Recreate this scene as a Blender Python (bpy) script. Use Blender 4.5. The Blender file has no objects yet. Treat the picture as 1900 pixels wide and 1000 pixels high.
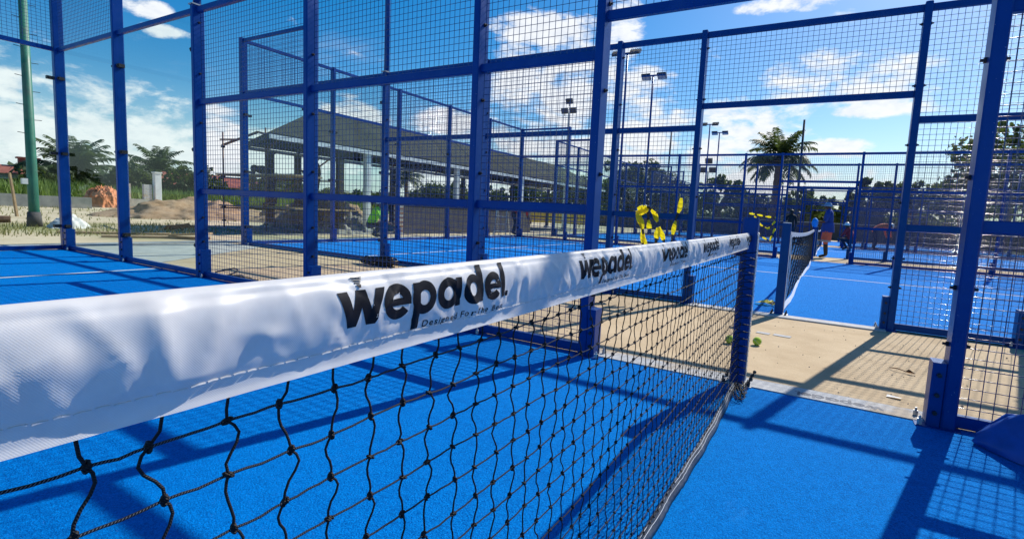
import bpy, bmesh, math, random
import numpy as np
from mathutils import Vector, Matrix, noise as mnoise

random.seed(7)
rng = np.random.default_rng(11)
R = math.radians
scn = bpy.context.scene
COL = scn.collection

# ------------------------------------------------------------------ camera
cam_data = bpy.data.cameras.new('camera')
cam = bpy.data.objects.new('camera', cam_data)
COL.objects.link(cam)
cam.location = (0.4097, -3.0198, 0.9551)
cam.rotation_euler = (R(84.2431), R(-3.00296), R(28.89064))
cam_data.sensor_width = 36.0
cam_data.lens = 912.51 / 1900 * 36
cam_data.shift_x = -(1037.98 - 950) / 1900
cam_data.shift_y = -(500 - 489.33) / 1900
cam_data.clip_start = 0.02
cam_data.clip_end = 2000
scn.camera = cam

# ------------------------------------------------------------------ light
SUN = Vector((0.85, 3.29, 3.05)).normalized()
SUN_EL = math.asin(SUN.z)
SUN_AZ = math.atan2(SUN.x, SUN.y)
sl = bpy.data.lights.new('sun', 'SUN')
sl.energy = 5.0
sl.angle = R(0.53)
sl.color = (1.0, 0.95, 0.87)
so = bpy.data.objects.new('sun', sl)
so.rotation_euler = (-SUN).to_track_quat('-Z', 'Y').to_euler()
so.location = (20, 40, 60)
COL.objects.link(so)
scn.view_settings.view_transform = 'Standard'
scn.view_settings.look = 'None'
scn.view_settings.exposure = 0.25
scn.view_settings.gamma = 1.0
scn.cycles.transparent_max_bounces = 40
scn.cycles.max_bounces = 8

class NT:
    """small helper to write node trees"""
    def __init__(s, tree):
        s.t = tree; s.n = tree.nodes; s.l = tree.links
    def node(s, kind, **kw):
        n = s.n.new(kind)
        for k, v in kw.items():
            if k == 'inp':
                for i, val in v.items(): s.set(n, i, val)
            else: setattr(n, k, v)
        return n
    def set(s, n, i, val):
        sock = n.inputs[i]
        if hasattr(val, 'is_output') or isinstance(val, bpy.types.NodeSocket): s.l.new(val, sock)
        else: sock.default_value = val
    def math(s, op, a, b=0.0, c=None, clamp=False):
        n = s.n.new('ShaderNodeMath'); n.operation = op; n.use_clamp = clamp
        s.set(n, 0, a); s.set(n, 1, b)
        if c is not None: s.set(n, 2, c)
        return n.outputs[0]
    def mix(s, f, a, b, kind='MIX'):
        n = s.n.new('ShaderNodeMix'); n.data_type = 'RGBA'; n.blend_type = kind
        s.set(n, 0, f); s.set(n, 6, a); s.set(n, 7, b)
        return n.outputs[2]
    def ramp(s, f, lo, hi, a=0.0, b=1.0, smooth=True):
        n = s.n.new('ShaderNodeMapRange')
        if smooth: n.interpolation_type = 'SMOOTHSTEP'
        s.set(n, 0, f); n.inputs[1].default_value = lo; n.inputs[2].default_value = hi
        n.inputs[3].default_value = a; n.inputs[4].default_value = b
        return n.outputs[0]
    def noise(s, vec, scale, detail=4, rough=0.55, dist=0.0):
        n = s.n.new('ShaderNodeTexNoise')
        if vec is not None: s.l.new(vec, n.inputs['Vector'])
        n.inputs['Scale'].default_value = scale; n.inputs['Detail'].default_value = detail
        n.inputs['Roughness'].default_value = rough; n.inputs['Distortion'].default_value = dist
        return n

def c4(c): return (c[0], c[1], c[2], 1.0)

# ------------------------------------------------------------------ sky
world = bpy.data.worlds.new('World'); scn.world = world; world.use_nodes = True
w = NT(world.node_tree); w.n.clear()
out = w.node('ShaderNodeOutputWorld'); bg = w.node('ShaderNodeBackground')
w.l.new(bg.outputs[0], out.inputs[0])
bg.inputs[1].default_value = 0.09
sky = w.node('ShaderNodeTexSky', sky_type='NISHITA', sun_disc=False)
sky.sun_elevation = SUN_EL; sky.sun_rotation = SUN_AZ
sky.air_density = 1.0; sky.dust_density = 0.6; sky.ozone_density = 2.2; sky.altitude = 0
hsv = w.node('ShaderNodeHueSaturation'); hsv.inputs['Saturation'].default_value = 1.58
hsv.inputs['Value'].default_value = 1.22
w.l.new(sky.outputs[0], hsv.inputs['Color'])
tc = w.node('ShaderNodeTexCoord'); D = tc.outputs['Generated']
sep = w.node('ShaderNodeSeparateXYZ'); w.l.new(D, sep.inputs[0])
az = w.math('MULTIPLY', w.math('ARCTAN2', sep.outputs[1], sep.outputs[0]), 180 / math.pi)
el = w.math('MULTIPLY', w.math('ARCSINE', sep.outputs[2]), 180 / math.pi)
# billows: noise in a cloud layer that flattens towards the horizon
lay = w.node('ShaderNodeCombineXYZ')
zz = w.math('ADD', w.math('ABSOLUTE', sep.outputs[2]), 0.12)
w.l.new(w.math('DIVIDE', sep.outputs[0], zz), lay.inputs[0])
w.l.new(w.math('DIVIDE', sep.outputs[1], zz), lay.inputs[1])
big = w.noise(lay.outputs[0], 1.1, 6, 0.6).outputs['Fac']
map1 = w.node('ShaderNodeMapping'); map1.inputs['Scale'].default_value = (1, 1, 2.2); w.l.new(D, map1.inputs[0])
n1 = w.noise(map1.outputs[0], 9.0, 9, 0.60, 0.3).outputs['Fac']
n2 = w.noise(map1.outputs[0], 30.0, 7, 0.62).outputs['Fac']
PUFF = [(167.5,5.6,7.0,4.6),(161.4,4.8,6.4,4.0),(156.0,2.8,7.0,3.6),(158.2,15.3,2.2,0.6),(156.6,13.8,1.9,0.5),(153.2,5.2,2.4,2.9),
 (124.4,14.9,3.8,3.4),(119.5,12.5,6.5,5.4),(121.0,19.4,5.4,1.6),(112.6,19.6,2.1,2.4),(109.8,13.0,3.0,2.8),(110.1,8.7,6.6,3.2),
 (116.1,7.9,7.3,3.0),(99.2,9.2,5.4,3.1),(102.3,7.4,3.4,2.9),(93.4,14.0,4.0,2.5),(88.7,14.1,4.8,2.2),(90.6,8.0,3.6,0.8),
 (88.0,11.4,4.2,0.65),(96.6,21.4,3.6,0.7),(141.4,9.1,3.7,1.0),(131.9,9.2,4.1,1.3),(146.4,3.9,7.8,2.4),(132.4,3.3,11.6,2.4),
 (115.8,2.5,12.2,2.5),(97.7,4.6,8.0,1.6),(200,8,8,4),(225,12,6,2.5),(60,9,6,2.6),(40,15,7,2.5),(10,8,9,3.5),(-40,10,8,3),(-90,8,10,3.5),(-130,13,7,2.5)]
acc = None
for (a, e, wa, we) in PUFF:
    da = w.math('DIVIDE', w.math('SUBTRACT', az, a), wa)
    de = w.math('DIVIDE', w.math('SUBTRACT', el, e), we)
    q = w.math('SUBTRACT', 1.0, w.math('ADD', w.math('MULTIPLY', da, da), w.math('MULTIPLY', de, de)))
    if acc is None: acc = q
    else:
        m = w.n.new('ShaderNodeMath'); m.operation = 'SMOOTH_MAX'
        w.set(m, 0, acc); w.set(m, 1, q); m.inputs[2].default_value = 0.35; acc = m.outputs[0]
acc = w.math('MAXIMUM', acc, -1.5)
dens = w.math('ADD', w.math('MULTIPLY', acc, 0.55), w.math('ADD', w.math('MULTIPLY', w.math('SUBTRACT', n1, 0.5), 4.2), w.math('MULTIPLY', w.math('SUBTRACT', n2, 0.5), 1.5)))
mask = w.ramp(dens, -0.32, 0.56)
# thin veils high up, anywhere
veil = w.math('MULTIPLY', w.ramp(big, 0.58, 0.85), 0.35)
mask = w.math('MAXIMUM', mask, veil)
haze = w.ramp(el, 0.0, 11.0, 0.62, 0.0)
shade = w.ramp(n2, 0.35, 0.65, 0.74, 1.0)
cl = w.mix(shade, (5.2, 6.0, 7.2, 1), (9.6, 9.8, 10.0, 1))
skyc = w.mix(haze, hsv.outputs[0], (5.2, 6.9, 8.4, 1))
skyc = w.mix(w.math('MULTIPLY', mask, 0.94), skyc, cl)
w.l.new(skyc, bg.inputs[0])

# ------------------------------------------------------------------ materials
def new_mat(name):
    m = bpy.data.materials.new(name); m.use_nodes = True
    t = NT(m.node_tree); t.n.clear()
    o = t.node('ShaderNodeOutputMaterial'); p = t.node('ShaderNodeBsdfPrincipled')
    t.l.new(p.outputs[0], o.inputs[0])
    return m, t, p, o

def mat(name, col, rough=0.6, var=0.12, scale=8.0, metal=0.0, bump=0.0, bscale=60.0, spec=0.5, coat=0.0, tint=None, chips=0.0, dirt=None, dirt_amt=0.0):
    m, t, p, o = new_mat(name)
    co = t.node('ShaderNodeTexCoord').outputs['Object']
    nz = t.noise(co, scale, 6, 0.6)
    dark = tuple(max(0, x * (1 - var)) for x in col); lite = tuple(min(1, x * (1 + var)) for x in col)
    c = t.mix(t.ramp(nz.outputs['Fac'], 0.3, 0.7), c4(dark), c4(lite))
    if dirt:
        nd = t.noise(co, scale * 0.7 + 1.3, 8, 0.7, 0.6)
        c = t.mix(t.math('MULTIPLY', t.ramp(nd.outputs['Fac'], 0.5, 0.72), dirt_amt), c, c4(dirt))
    if chips:
        nc = t.noise(co, 95, 3, 0.5); c = t.mix(t.math('MULTIPLY', t.ramp(nc.outputs['Fac'], 0.71, 0.75), chips), c, (0.30, 0.33, 0.38, 1))
    t.l.new(c, p.inputs['Base Color'])
    p.inputs['Roughness'].default_value = rough; p.inputs['Metallic'].default_value = metal
    p.inputs['Specular IOR Level'].default_value = spec
    if tint: p.inputs['Specular Tint'].default_value = c4(tint)
    p.inputs['Coat Weight'].default_value = coat; p.inputs['Coat Roughness'].default_value = 0.15
    r2 = t.ramp(nz.outputs['Fac'], 0.3, 0.7, max(0, rough - 0.08), min(1, rough + 0.08)); t.l.new(r2, p.inputs['Roughness'])
    if bump > 0:
        nb = t.noise(co, bscale, 6, 0.65)
        b = t.node('ShaderNodeBump'); b.inputs['Strength'].default_value = bump; b.inputs['Distance'].default_value = 0.01
        t.l.new(nb.outputs['Fac'], b.inputs['Height']); t.l.new(b.outputs[0], p.inputs['Normal'])
    return m

M = {}
M['steel'] = mat('blue_paint', (0.0, 0.038, 0.215), 0.34, 0.10, 3.0, spec=0.4, tint=(0.25, 0.6, 1.0), chips=0.5, bump=0.06, bscale=240, dirt=(0.03, 0.09, 0.26), dirt_amt=0.25)
M['wire'] = mat('blue_wire', (0.002, 0.026, 0.14), 0.13, 0.15, 20.0, spec=0.9)
M['darkmetal'] = mat('dark_bolt', (0.02, 0.022, 0.03), 0.4, 0.2, 30, metal=0.4)
M['alu'] = mat('aluminium', (0.62, 0.64, 0.68), 0.34, 0.1, 20, metal=0.85, bump=0.05)
M['galv'] = mat('galvanised', (0.42, 0.44, 0.46), 0.45, 0.2, 14, metal=0.6)
M['black'] = mat('black_plastic', (0.012, 0.012, 0.014), 0.5, 0.2, 40, bump=0.1)
M['line'] = mat('white_line', (0.72, 0.75, 0.80), 0.9, 0.12, 30, bump=0.3, bscale=500)
M['lamp'] = mat('lamp_housing', (0.03, 0.035, 0.045), 0.45, 0.15, 20)
M['lampglass'] = mat('lamp_lens', (0.35, 0.38, 0.42), 0.12, 0.1, 20, metal=0.3)
M['printing'] = mat('black_print', (0.007, 0.007, 0.011), 0.5, 0.15, 60, spec=0.2)
M['print_grey'] = mat('worn_print', (0.09, 0.10, 0.13), 0.7, 0.3, 60)
M['greenball'] = mat('felt_green', (0.42, 0.62, 0.06), 0.95, 0.1, 90, bump=0.5, bscale=400)

def turf_mat():
    m, t, p, o = new_mat('blue_turf')
    co = t.node('ShaderNodeTexCoord').outputs['Object']
    fine = t.noise(co, 190, 3, 0.75); mid = t.noise(co, 26, 5, 0.65); bigp = t.noise(co, 0.9, 5, 0.6)
    mp = t.node('ShaderNodeMapping'); mp.inputs['Scale'].default_value = (1, 0.35, 1); t.l.new(co, mp.inputs[0])
    fib = t.noise(mp.outputs[0], 330, 2, 0.6)
    c = t.mix(t.ramp(fine.outputs['Fac'], 0.30, 0.72), (0.0, 0.10, 0.40, 1), (0.0, 0.265, 0.80, 1))
    c = t.mix(t.math('MULTIPLY', t.ramp(mid.outputs['Fac'], 0.38, 0.7), 0.42), c, (0.0, 0.235, 0.76, 1))
    c = t.mix(t.math('MULTIPLY', t.ramp(bigp.outputs['Fac'], 0.45, 0.75), 0.22), c, (0.0, 0.21, 0.64, 1))
    mw = t.node('ShaderNodeMapping'); mw.inputs['Scale'].default_value = (0.5, 2.2, 1); mw.inputs['Rotation'].default_value = (0, 0, 0.3); t.l.new(co, mw.inputs[0])
    trk = t.noise(mw.outputs[0], 1.6, 6, 0.65, 0.8)
    c = t.mix(t.math('MULTIPLY', t.ramp(trk.outputs['Fac'], 0.48, 0.72), 0.28), c, (0.0, 0.13, 0.50, 1))
    drift = t.noise(co, 2.3, 7, 0.7, 1.2)
    c = t.mix(t.math('MULTIPLY', t.ramp(drift.outputs['Fac'], 0.60, 0.80), 0.35), c, (0.05, 0.30, 0.72, 1))
    # grains of infill sand and pale fibre tips
    c = t.mix(t.math('MULTIPLY', t.ramp(fib.outputs['Fac'], 0.63, 0.78), 0.5), c, (0.02, 0.40, 0.88, 1))
    vor = t.node('ShaderNodeTexVoronoi'); vor.inputs['Scale'].default_value = 120; t.l.new(co, vor.inputs['Vector'])
    sand = t.math('MULTIPLY', t.ramp(vor.outputs['Distance'], 0.10, 0.16, 1, 0), t.ramp(mid.outputs['Fac'], 0.45, 0.62))
    c = t.mix(t.math('MULTIPLY', sand, 0.16), c, (0.45, 0.50, 0.58, 1))
    t.l.new(c, p.inputs['Base Color'])
    p.inputs['Roughness'].default_value = 0.85; p.inputs['Specular IOR Level'].default_value = 0.06
    p.inputs['Specular Tint'].default_value = (0.2, 0.6, 1, 1)
    p.inputs['Sheen Weight'].default_value = 0.0; p.inputs['Sheen Roughness'].default_value = 0.5
    p.inputs['Sheen Tint'].default_value = (0.25, 0.6, 1, 1)
    b = t.node('ShaderNodeBump'); b.inputs['Strength'].default_value = 0.75; b.inputs['Distance'].default_value = 0.012
    h = t.math('ADD', fine.outputs['Fac'], t.math('MULTIPLY', fib.outputs['Fac'], 0.6))
    t.l.new(h, b.inputs['Height']); t.l.new(b.outputs[0], p.inputs['Normal'])
    return m
M['turf'] = turf_mat()

def ground_mat(name, a, b_, c_, s1, s2, bump, patch=None, patch_lo=0.5):
    m, t, p, o = new_mat(name)
    co = t.node('ShaderNodeTexCoord').outputs['Object']
    n_a = t.noise(co, s1, 8, 0.65); n_b = t.noise(co, s2, 6, 0.7); n_c = t.noise(co, s1 * 0.23, 5, 0.6, 0.4)
    c = t.mix(t.ramp(n_a.outputs['Fac'], 0.3, 0.7), c4(a), c4(b_))
    c = t.mix(t.math('MULTIPLY', t.ramp(n_b.outputs['Fac'], 0.45, 0.75), 0.5), c, c4(c_))
    if patch: c = t.mix(t.math('MULTIPLY', t.ramp(n_c.outputs['Fac'], patch_lo, patch_lo + 0.12), 0.8), c, c4(patch))
    t.l.new(c, p.inputs['Base Color']); p.inputs['Roughness'].default_value = 0.9
    p.inputs['Specular IOR Level'].default_value = 0.2
    bb = t.node('ShaderNodeBump'); bb.inputs['Strength'].default_value = bump; bb.inputs['Distance'].default_value = 0.02
    hh = t.math('ADD', n_a.outputs['Fac'], t.math('MULTIPLY', n_b.outputs['Fac'], 0.5))
    t.l.new(hh, bb.inputs['Height']); t.l.new(bb.outputs[0], p.inputs['Normal'])
    return m
M['concrete'] = ground_mat('tan_concrete', (0.46, 0.345, 0.21), (0.57, 0.445, 0.285), (0.38, 0.275, 0.165), 2.2, 70, 0.3, (0.42, 0.33, 0.22), 0.56)
M['palecon'] = ground_mat('pale_concrete', (0.36, 0.36, 0.33), (0.50, 0.49, 0.44), (0.28, 0.27, 0.24), 3.5, 60, 0.25)
M['kerb'] = ground_mat('kerb_concrete', (0.40, 0.41, 0.42), (0.56, 0.56, 0.55), (0.30, 0.29, 0.27), 9, 80, 0.3, (0.46, 0.38, 0.28), 0.52)
M['sand'] = ground_mat('sandy_ground', (0.50, 0.40, 0.26), (0.62, 0.52, 0.37), (0.42, 0.33, 0.21), 0.6, 9, 0.5, (0.20, 0.22, 0.07), 0.55)
M['dirt'] = ground_mat('dug_earth', (0.30, 0.19, 0.11), (0.42, 0.30, 0.20), (0.22, 0.14, 0.09), 2.5, 12, 0.9)
M['rubble'] = ground_mat('grey_rubble', (0.22, 0.20, 0.18), (0.38, 0.36, 0.33), (0.12, 0.10, 0.09), 4, 14, 0.9)
M['grassland'] = ground_mat('grass_ground', (0.07, 0.11, 0.025), (0.12, 0.17, 0.04), (0.20, 0.19, 0.08), 1.5, 14, 0.8)

def glass_mat(name, tint, refl=0.9):
    m, t, p, o = new_mat(name); t.n.remove(p)
    tr = t.node('ShaderNodeBsdfTransparent'); tr.inputs[0].default_value = c4(tint)
    gl = t.node('ShaderNodeBsdfGlossy'); gl.inputs['Roughness'].default_value = 0.01; gl.inputs[0].default_value = (refl, refl, refl, 1)
    fr = t.node('ShaderNodeFresnel'); fr.inputs[0].default_value = 1.5
    mx = t.node('ShaderNodeMixShader')
    geo = t.node('ShaderNodeNewGeometry')
    fac = t.math('MULTIPLY', t.math('MULTIPLY', fr.outputs[0], 0.45), t.math('SUBTRACT', 1.0, geo.outputs['Backfacing']))
    t.l.new(fac, mx.inputs[0]); t.l.new(tr.outputs[0], mx.inputs[1]); t.l.new(gl.outputs[0], mx.inputs[2])
    t.l.new(mx.outputs[0], o.inputs[0])
    return m
M['glass'] = glass_mat('clear_glass', (0.93, 0.97, 0.955))

def vinyl_mat():
    m, t, p, o = new_mat('white_vinyl')
    tcn = t.node('ShaderNodeTexCoord'); uv = tcn.outputs['UV']; co = tcn.outputs['Object']
    mp = t.node('ShaderNodeMapping'); mp.inputs['Rotation'].default_value = (0, 0, R(38)); t.l.new(uv, mp.inputs[0])
    wv = t.node('ShaderNodeTexWave'); wv.inputs['Scale'].default_value = 250; wv.inputs['Distortion'].default_value = 0.4
    wv.inputs['Detail'].default_value = 1; t.l.new(mp.outputs[0], wv.inputs['Vector'])
    nz = t.noise(co, 35, 6, 0.6)
    c = t.mix(t.ramp(nz.outputs['Fac'], 0.35, 0.7), (0.71, 0.69, 0.67, 1), (0.79, 0.775, 0.755, 1))
    t.l.new(c, p.inputs['Base Color']); p.inputs['Roughness'].default_value = 0.36; p.inputs['Specular IOR Level'].default_value = 0.5
    b = t.node('ShaderNodeBump'); b.inputs['Strength'].default_value = 0.10; b.inputs['Distance'].default_value = 0.0004
    t.l.new(wv.outputs['Fac'], b.inputs['Height']); t.l.new(b.outputs[0], p.inputs['Normal'])
    tl = t.node('ShaderNodeBsdfTranslucent'); tl.inputs[0].default_value = (0.80, 0.83, 0.88, 1); t.l.new(b.outputs[0], tl.inputs['Normal'])
    mx = t.node('ShaderNodeMixShader'); mx.inputs[0].default_value = 0.20
    t.l.new(p.outputs[0], mx.inputs[1]); t.l.new(tl.outputs[0], mx.inputs[2]); t.l.new(mx.outputs[0], o.inputs[0])
    return m
M['vinyl'] = vinyl_mat()

def cord_mat(name, glint_flecks):
    m, t, p, o = new_mat(name)
    uv = t.node('ShaderNodeTexCoord').outputs['UV']
    wv = t.node('ShaderNodeTexWave'); wv.bands_direction = 'DIAGONAL'; wv.inputs['Scale'].default_value = 0.32; wv.inputs['Distortion'].default_value = 0.6
    t.l.new(uv, wv.inputs['Vector'])
    c = t.mix(t.math('MULTIPLY', t.ramp(wv.outputs['Fac'], 0.62, 0.9), glint_flecks), (0.005, 0.005, 0.007, 1), (0.23, 0.25, 0.31, 1))  # pale flecks paint the braid's glints into the cord colour
    t.l.new(c, p.inputs['Base Color']); p.inputs['Roughness'].default_value = 0.62; p.inputs['Specular IOR Level'].default_value = 0.3
    b = t.node('ShaderNodeBump'); b.inputs['Strength'].default_value = 0.9 if glint_flecks > 0.1 else 0.5; b.inputs['Distance'].default_value = 0.0012
    t.l.new(wv.outputs['Fac'], b.inputs['Height']); t.l.new(b.outputs[0], p.inputs['Normal'])
    return m
M['cord'] = cord_mat('braided_cord', 0.7)
M['cordplain'] = cord_mat('plain_cord', 0.03)

# ------------------------------------------------------------------ builders
def tag(o, label=None, cat=None, group=None, kind=None):
    if label: o['label'] = label
    if cat: o['category'] = cat
    if group: o['group'] = group
    if kind: o['kind'] = kind
    return o

def empty(name, loc=(0, 0, 0), rz=0.0):
    o = bpy.data.objects.new(name, None); o.empty_display_size = 0.1
    o.location = loc; o.rotation_euler = (0, 0, rz); COL.objects.link(o); return o

def place(name, mesh, parent=None, loc=(0, 0, 0), rot=(0, 0, 0), scale=(1, 1, 1)):
    o = bpy.data.objects.new(name, mesh); o.location = loc; o.rotation_euler = rot; o.scale = scale
    COL.objects.link(o)
    if parent is not None: o.parent = parent
    return o

class MB:
    def __init__(s): s.v = []; s.f = []; s.m = []; s.uv = None
    def add(s, vs, fs, mi=0):
        b = len(s.v); s.v.extend([tuple(map(float, x)) for x in vs])
        for f in fs: s.f.append(tuple(b + i for i in f)); s.m.append(mi)
    def box(s, lo, hi, mi=0, rot=None, piv=None):
        x0, y0, z0 = lo; x1, y1, z1 = hi
        vs = [Vector(p) for p in ((x0,y0,z0),(x1,y0,z0),(x1,y1,z0),(x0,y1,z0),(x0,y0,z1),(x1,y0,z1),(x1,y1,z1),(x0,y1,z1))]
        if rot is not None:
            c = Vector(piv) if piv is not None else Vector(((x0+x1)/2, (y0+y1)/2, (z0+z1)/2))
            vs = [rot @ (p - c) + c for p in vs]
        s.add(vs, [(0,3,2,1),(4,5,6,7),(0,1,5,4),(1,2,6,5),(2,3,7,6),(3,0,4,7)], mi)
    def prism(s, outline, z0, z1, mi=0):
        n = len(outline)
        vs = [(x, y, z0) for x, y in outline] + [(x, y, z1) for x, y in outline]
        fs = [(i, (i+1) % n, n + (i+1) % n, n + i) for i in range(n)]
        fs.append(tuple(range(n-1, -1, -1))); fs.append(tuple(range(n, 2*n)))
        s.add(vs, fs, mi)
    def cbox(s, cx, cy, sx, sy, z0, z1, ch=0.006, mi=0):
        a, b = sx/2, sy/2
        s.prism([(cx-a+ch,cy-b),(cx+a-ch,cy-b),(cx+a,cy-b+ch),(cx+a,cy+b-ch),(cx+a-ch,cy+b),(cx-a+ch,cy+b),(cx-a,cy+b-ch),(cx-a,cy-b+ch)], z0, z1, mi)
    def tube(s, pts, rad, n=6, mi=0, caps=True):
        pts = [Vector(p) for p in pts]; N = len(pts)
        if not hasattr(rad, '__len__'): rad = [rad] * N
        vs = []; prev = None
        for i, p in enumerate(pts):
            d = (pts[min(i+1, N-1)] - pts[max(i-1, 0)])
            if d.length < 1e-9: d = Vector((0, 0, 1))
            d.normalize()
            if prev is None:
                u = d.orthogonal().normalized()
            else:
                u = (prev - d * prev.dot(d))
                u = u.normalized() if u.length > 1e-6 else d.orthogonal().normalized()
            prev = u; v = d.cross(u)
            for k in range(n):
                a = 2 * math.pi * k / n
                vs.append(p + (u * math.cos(a) + v * math.sin(a)) * rad[i])
        fs = []
        for i in range(N - 1):
            for k in range(n):
                k2 = (k + 1) % n
                fs.append((i*n+k, i*n+k2, (i+1)*n+k2, (i+1)*n+k))
        if caps:
            fs.append(tuple(range(n-1, -1, -1))); fs.append(tuple((N-1)*n + k for k in range(n)))
        s.add(vs, fs, mi)
    def ball(s, c, r, seg=8, ring=6, mi=0, sc=(1, 1, 1), jit=0.0):
        vs = []; fs = []
        for i in range(ring + 1):
            th = math.pi * i / ring
            for k in range(seg):
                ph = 2 * math.pi * k / seg
                q = r * (1 + (random.uniform(-jit, jit) if jit else 0))
                vs.append((c[0] + q*sc[0]*math.sin(th)*math.cos(ph), c[1] + q*sc[1]*math.sin(th)*math.sin(ph), c[2] + q*sc[2]*math.cos(th)))
        for i in range(ring):
            for k in range(seg):
                k2 = (k+1) % seg
                fs.append((i*seg+k, (i+1)*seg+k, (i+1)*seg+k2, i*seg+k2))
        s.add(vs, fs, mi)
    def quad(s, a, b, c, d, mi=0): s.add([a, b, c, d], [(0, 1, 2, 3)], mi)
    def mesh(s, name, mats, smooth=False):
        me = bpy.data.meshes.new(name); me.from_pydata(s.v, [], s.f); me.update()
        for m in (mats if isinstance(mats, (list, tuple)) else [mats]): me.materials.append(m)
        me.polygons.foreach_set('material_index', s.m)
        if smooth: me.polygons.foreach_set('use_smooth', [True] * len(s.f))
        return me
    def obj(s, name, mats, parent=None, loc=(0, 0, 0), rot=(0, 0, 0), smooth=False):
        return place(name, s.mesh(name, mats, smooth), parent, loc, rot)

def np_mesh(name, V, F, mats, smooth=True, uv=None, mi=None):
    me = bpy.data.meshes.new(name)
    me.from_pydata(np.asarray(V, float).tolist(), [], F if isinstance(F, list) else np.asarray(F).tolist()); me.update()
    for m in (mats if isinstance(mats, (list, tuple)) else [mats]): me.materials.append(m)
    if smooth: me.polygons.foreach_set('use_smooth', [True] * len(F))
    if mi is not None: me.polygons.foreach_set('material_index', mi)
    if uv is not None:
        l = me.uv_layers.new(name='UVMap')
        idx = np.zeros(len(me.loops), int); me.loops.foreach_get('vertex_index', idx)
        l.data.foreach_set('uv', np.asarray(uv, float)[idx].ravel())
    return me

def np_tubes(paths, rad, n=6):
    """several polyline tubes joined: V, F, UV (u around, v mm along)"""
    V = []; F = []; UV = []; b = 0
    ang = np.arange(n) * 2 * np.pi / n
    for P in paths:
        P = np.asarray(P, float); N = len(P)
        T = np.gradient(P, axis=0); T /= np.linalg.norm(T, axis=1)[:, None] + 1e-12
        ref = np.array([1.0, 0.13, 0.21]); U = np.cross(T, ref); U /= np.linalg.norm(U, axis=1)[:, None] + 1e-12
        W = np.cross(T, U)
        ring = P[:, None, :] + rad * (U[:, None, :] * np.cos(ang)[None, :, None] + W[:, None, :] * np.sin(ang)[None, :, None])
        V.append(ring.reshape(-1, 3))
        s = np.concatenate([[0], np.cumsum(np.linalg.norm(np.diff(P, axis=0), axis=1))]) * 1000
        UV.append(np.stack([np.tile(np.arange(n) / n * 6, N), np.repeat(s, n)], 1))
        i = np.arange(N - 1)[:, None]; k = np.arange(n)[None, :]; k2 = (k + 1) % n
        q = np.stack([b + i*n + k, b + i*n + k2, b + (i+1)*n + k2, b + (i+1)*n + k], -1).reshape(-1, 4)
        F.append(q); b += N * n
    return np.concatenate(V), np.concatenate(F), np.concatenate(UV)

# ------------------------------------------------------------------ ground and slabs
GAP = 2.675
PITCH = 10 + GAP
NC = 4
def sheet(name, x0, x1, y0, y1, z, m, kind='structure'):
    b = MB(); b.quad((x0,y0,z),(x1,y0,z),(x1,y1,z),(x0,y1,z))
    o = b.obj(name, m); o['kind'] = kind; return o

sheet('ground', -900, 900, -900, 900, -0.05, M['sand'])
yend = NC * PITCH - 10 + 1.2
sheet('concrete_apron', -10.55, 14, -13, yend, 0.0, M['concrete'])
b = MB(); b.box((-10.85, -13, -0.06), (-10.55, yend, 0.03)); tag(b.obj('kerb', M['kerb']), kind='structure')
b = MB(); b.quad((-10.5, 0.08, 0.004), (-7.5, 0.08, 0.004), (-9.3, GAP - 0.1, 0.004), (-10.5, GAP - 0.1, 0.004))
tag(b.obj('painted_glass_sheen', M['palecon']), kind='structure')  # pale colour paints the glass reflection onto the concrete behind the panes

ORD = ['nearest', 'second', 'third', 'farthest']
for k in range(NC):
    y0 = k * PITCH - 10; y1 = y0 + 10
    f = sheet('court_floor', -10, 10, y0, y1, 0.008, M['turf'])
    for (x0, x1, ya, yb) in [(-6.98, -6.93, y0, y1), (6.93, 6.98, y0, y1), (-6.93, 6.93, (y0+y1)/2 - 0.025, (y0+y1)/2 + 0.025)]:
        nseg = 24
        bb = MB()
        for i in range(nseg):   # slightly wandering inlaid line
            t0, t1 = i/nseg, (i+1)/nseg
            if x1 - x0 < 1:
                w0 = 0.004*math.sin(i*1.3+k); w1 = 0.004*math.sin((i+1)*1.3+k)
                bb.quad((x0+w0, ya+(yb-ya)*t0, 0.012), (x1+w0, ya+(yb-ya)*t0, 0.012), (x1+w1, ya+(yb-ya)*t1, 0.012), (x0+w1, ya+(yb-ya)*t1, 0.012))
            else:
                bb.quad((x0+(x1-x0)*t0, ya, 0.012), (x0+(x1-x0)*t1, ya, 0.012), (x0+(x1-x0)*t1, yb, 0.012), (x0+(x1-x0)*t0, yb, 0.012))
        bb.obj('court_line', M['line'], f)

# ------------------------------------------------------------------ fence kit
PX, PY = 0.06, 0.12
def post_mesh(h):
    b = MB(); b.cbox(0, 0, PX, PY, 0, h, 0.008); b.cbox(0, 0, PX - 0.004, PY - 0.004, h + 0.0005, h + 0.006, 0.008)
    return b.mesh('post', M['steel'])
POST3 = post_mesh(3.035); POST4 = post_mesh(4.035)
def shoe_mesh():
    b = MB()
    b.cbox(0.060, 0, 0.058, 0.11, 0.012, 0.33, 0.005)
    b.box((-0.05, -0.085, 0.0), (0.135, 0.085, 0.012))
    for (x, y, z) in ((0.060, -0.056, 0.08), (0.060, -0.056, 0.17), (0.060, -0.056, 0.27)):
        b.tube([(x, y, z), (x, y - 0.014, z)], 0.011, 6, 1)
    for (x, y) in ((0.115, -0.065), (0.115, 0.065)):
        b.tube([(x, y, 0.0125), (x, y, 0.04)], 0.012, 6, 2)
        b.tube([(x, y, 0.04), (x, y, 0.055)], 0.006, 6, 2)
    return b.mesh('foot_bracket', [M['steel'], M['darkmetal'], M['galv']])
SHOE = shoe_mesh()
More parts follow.
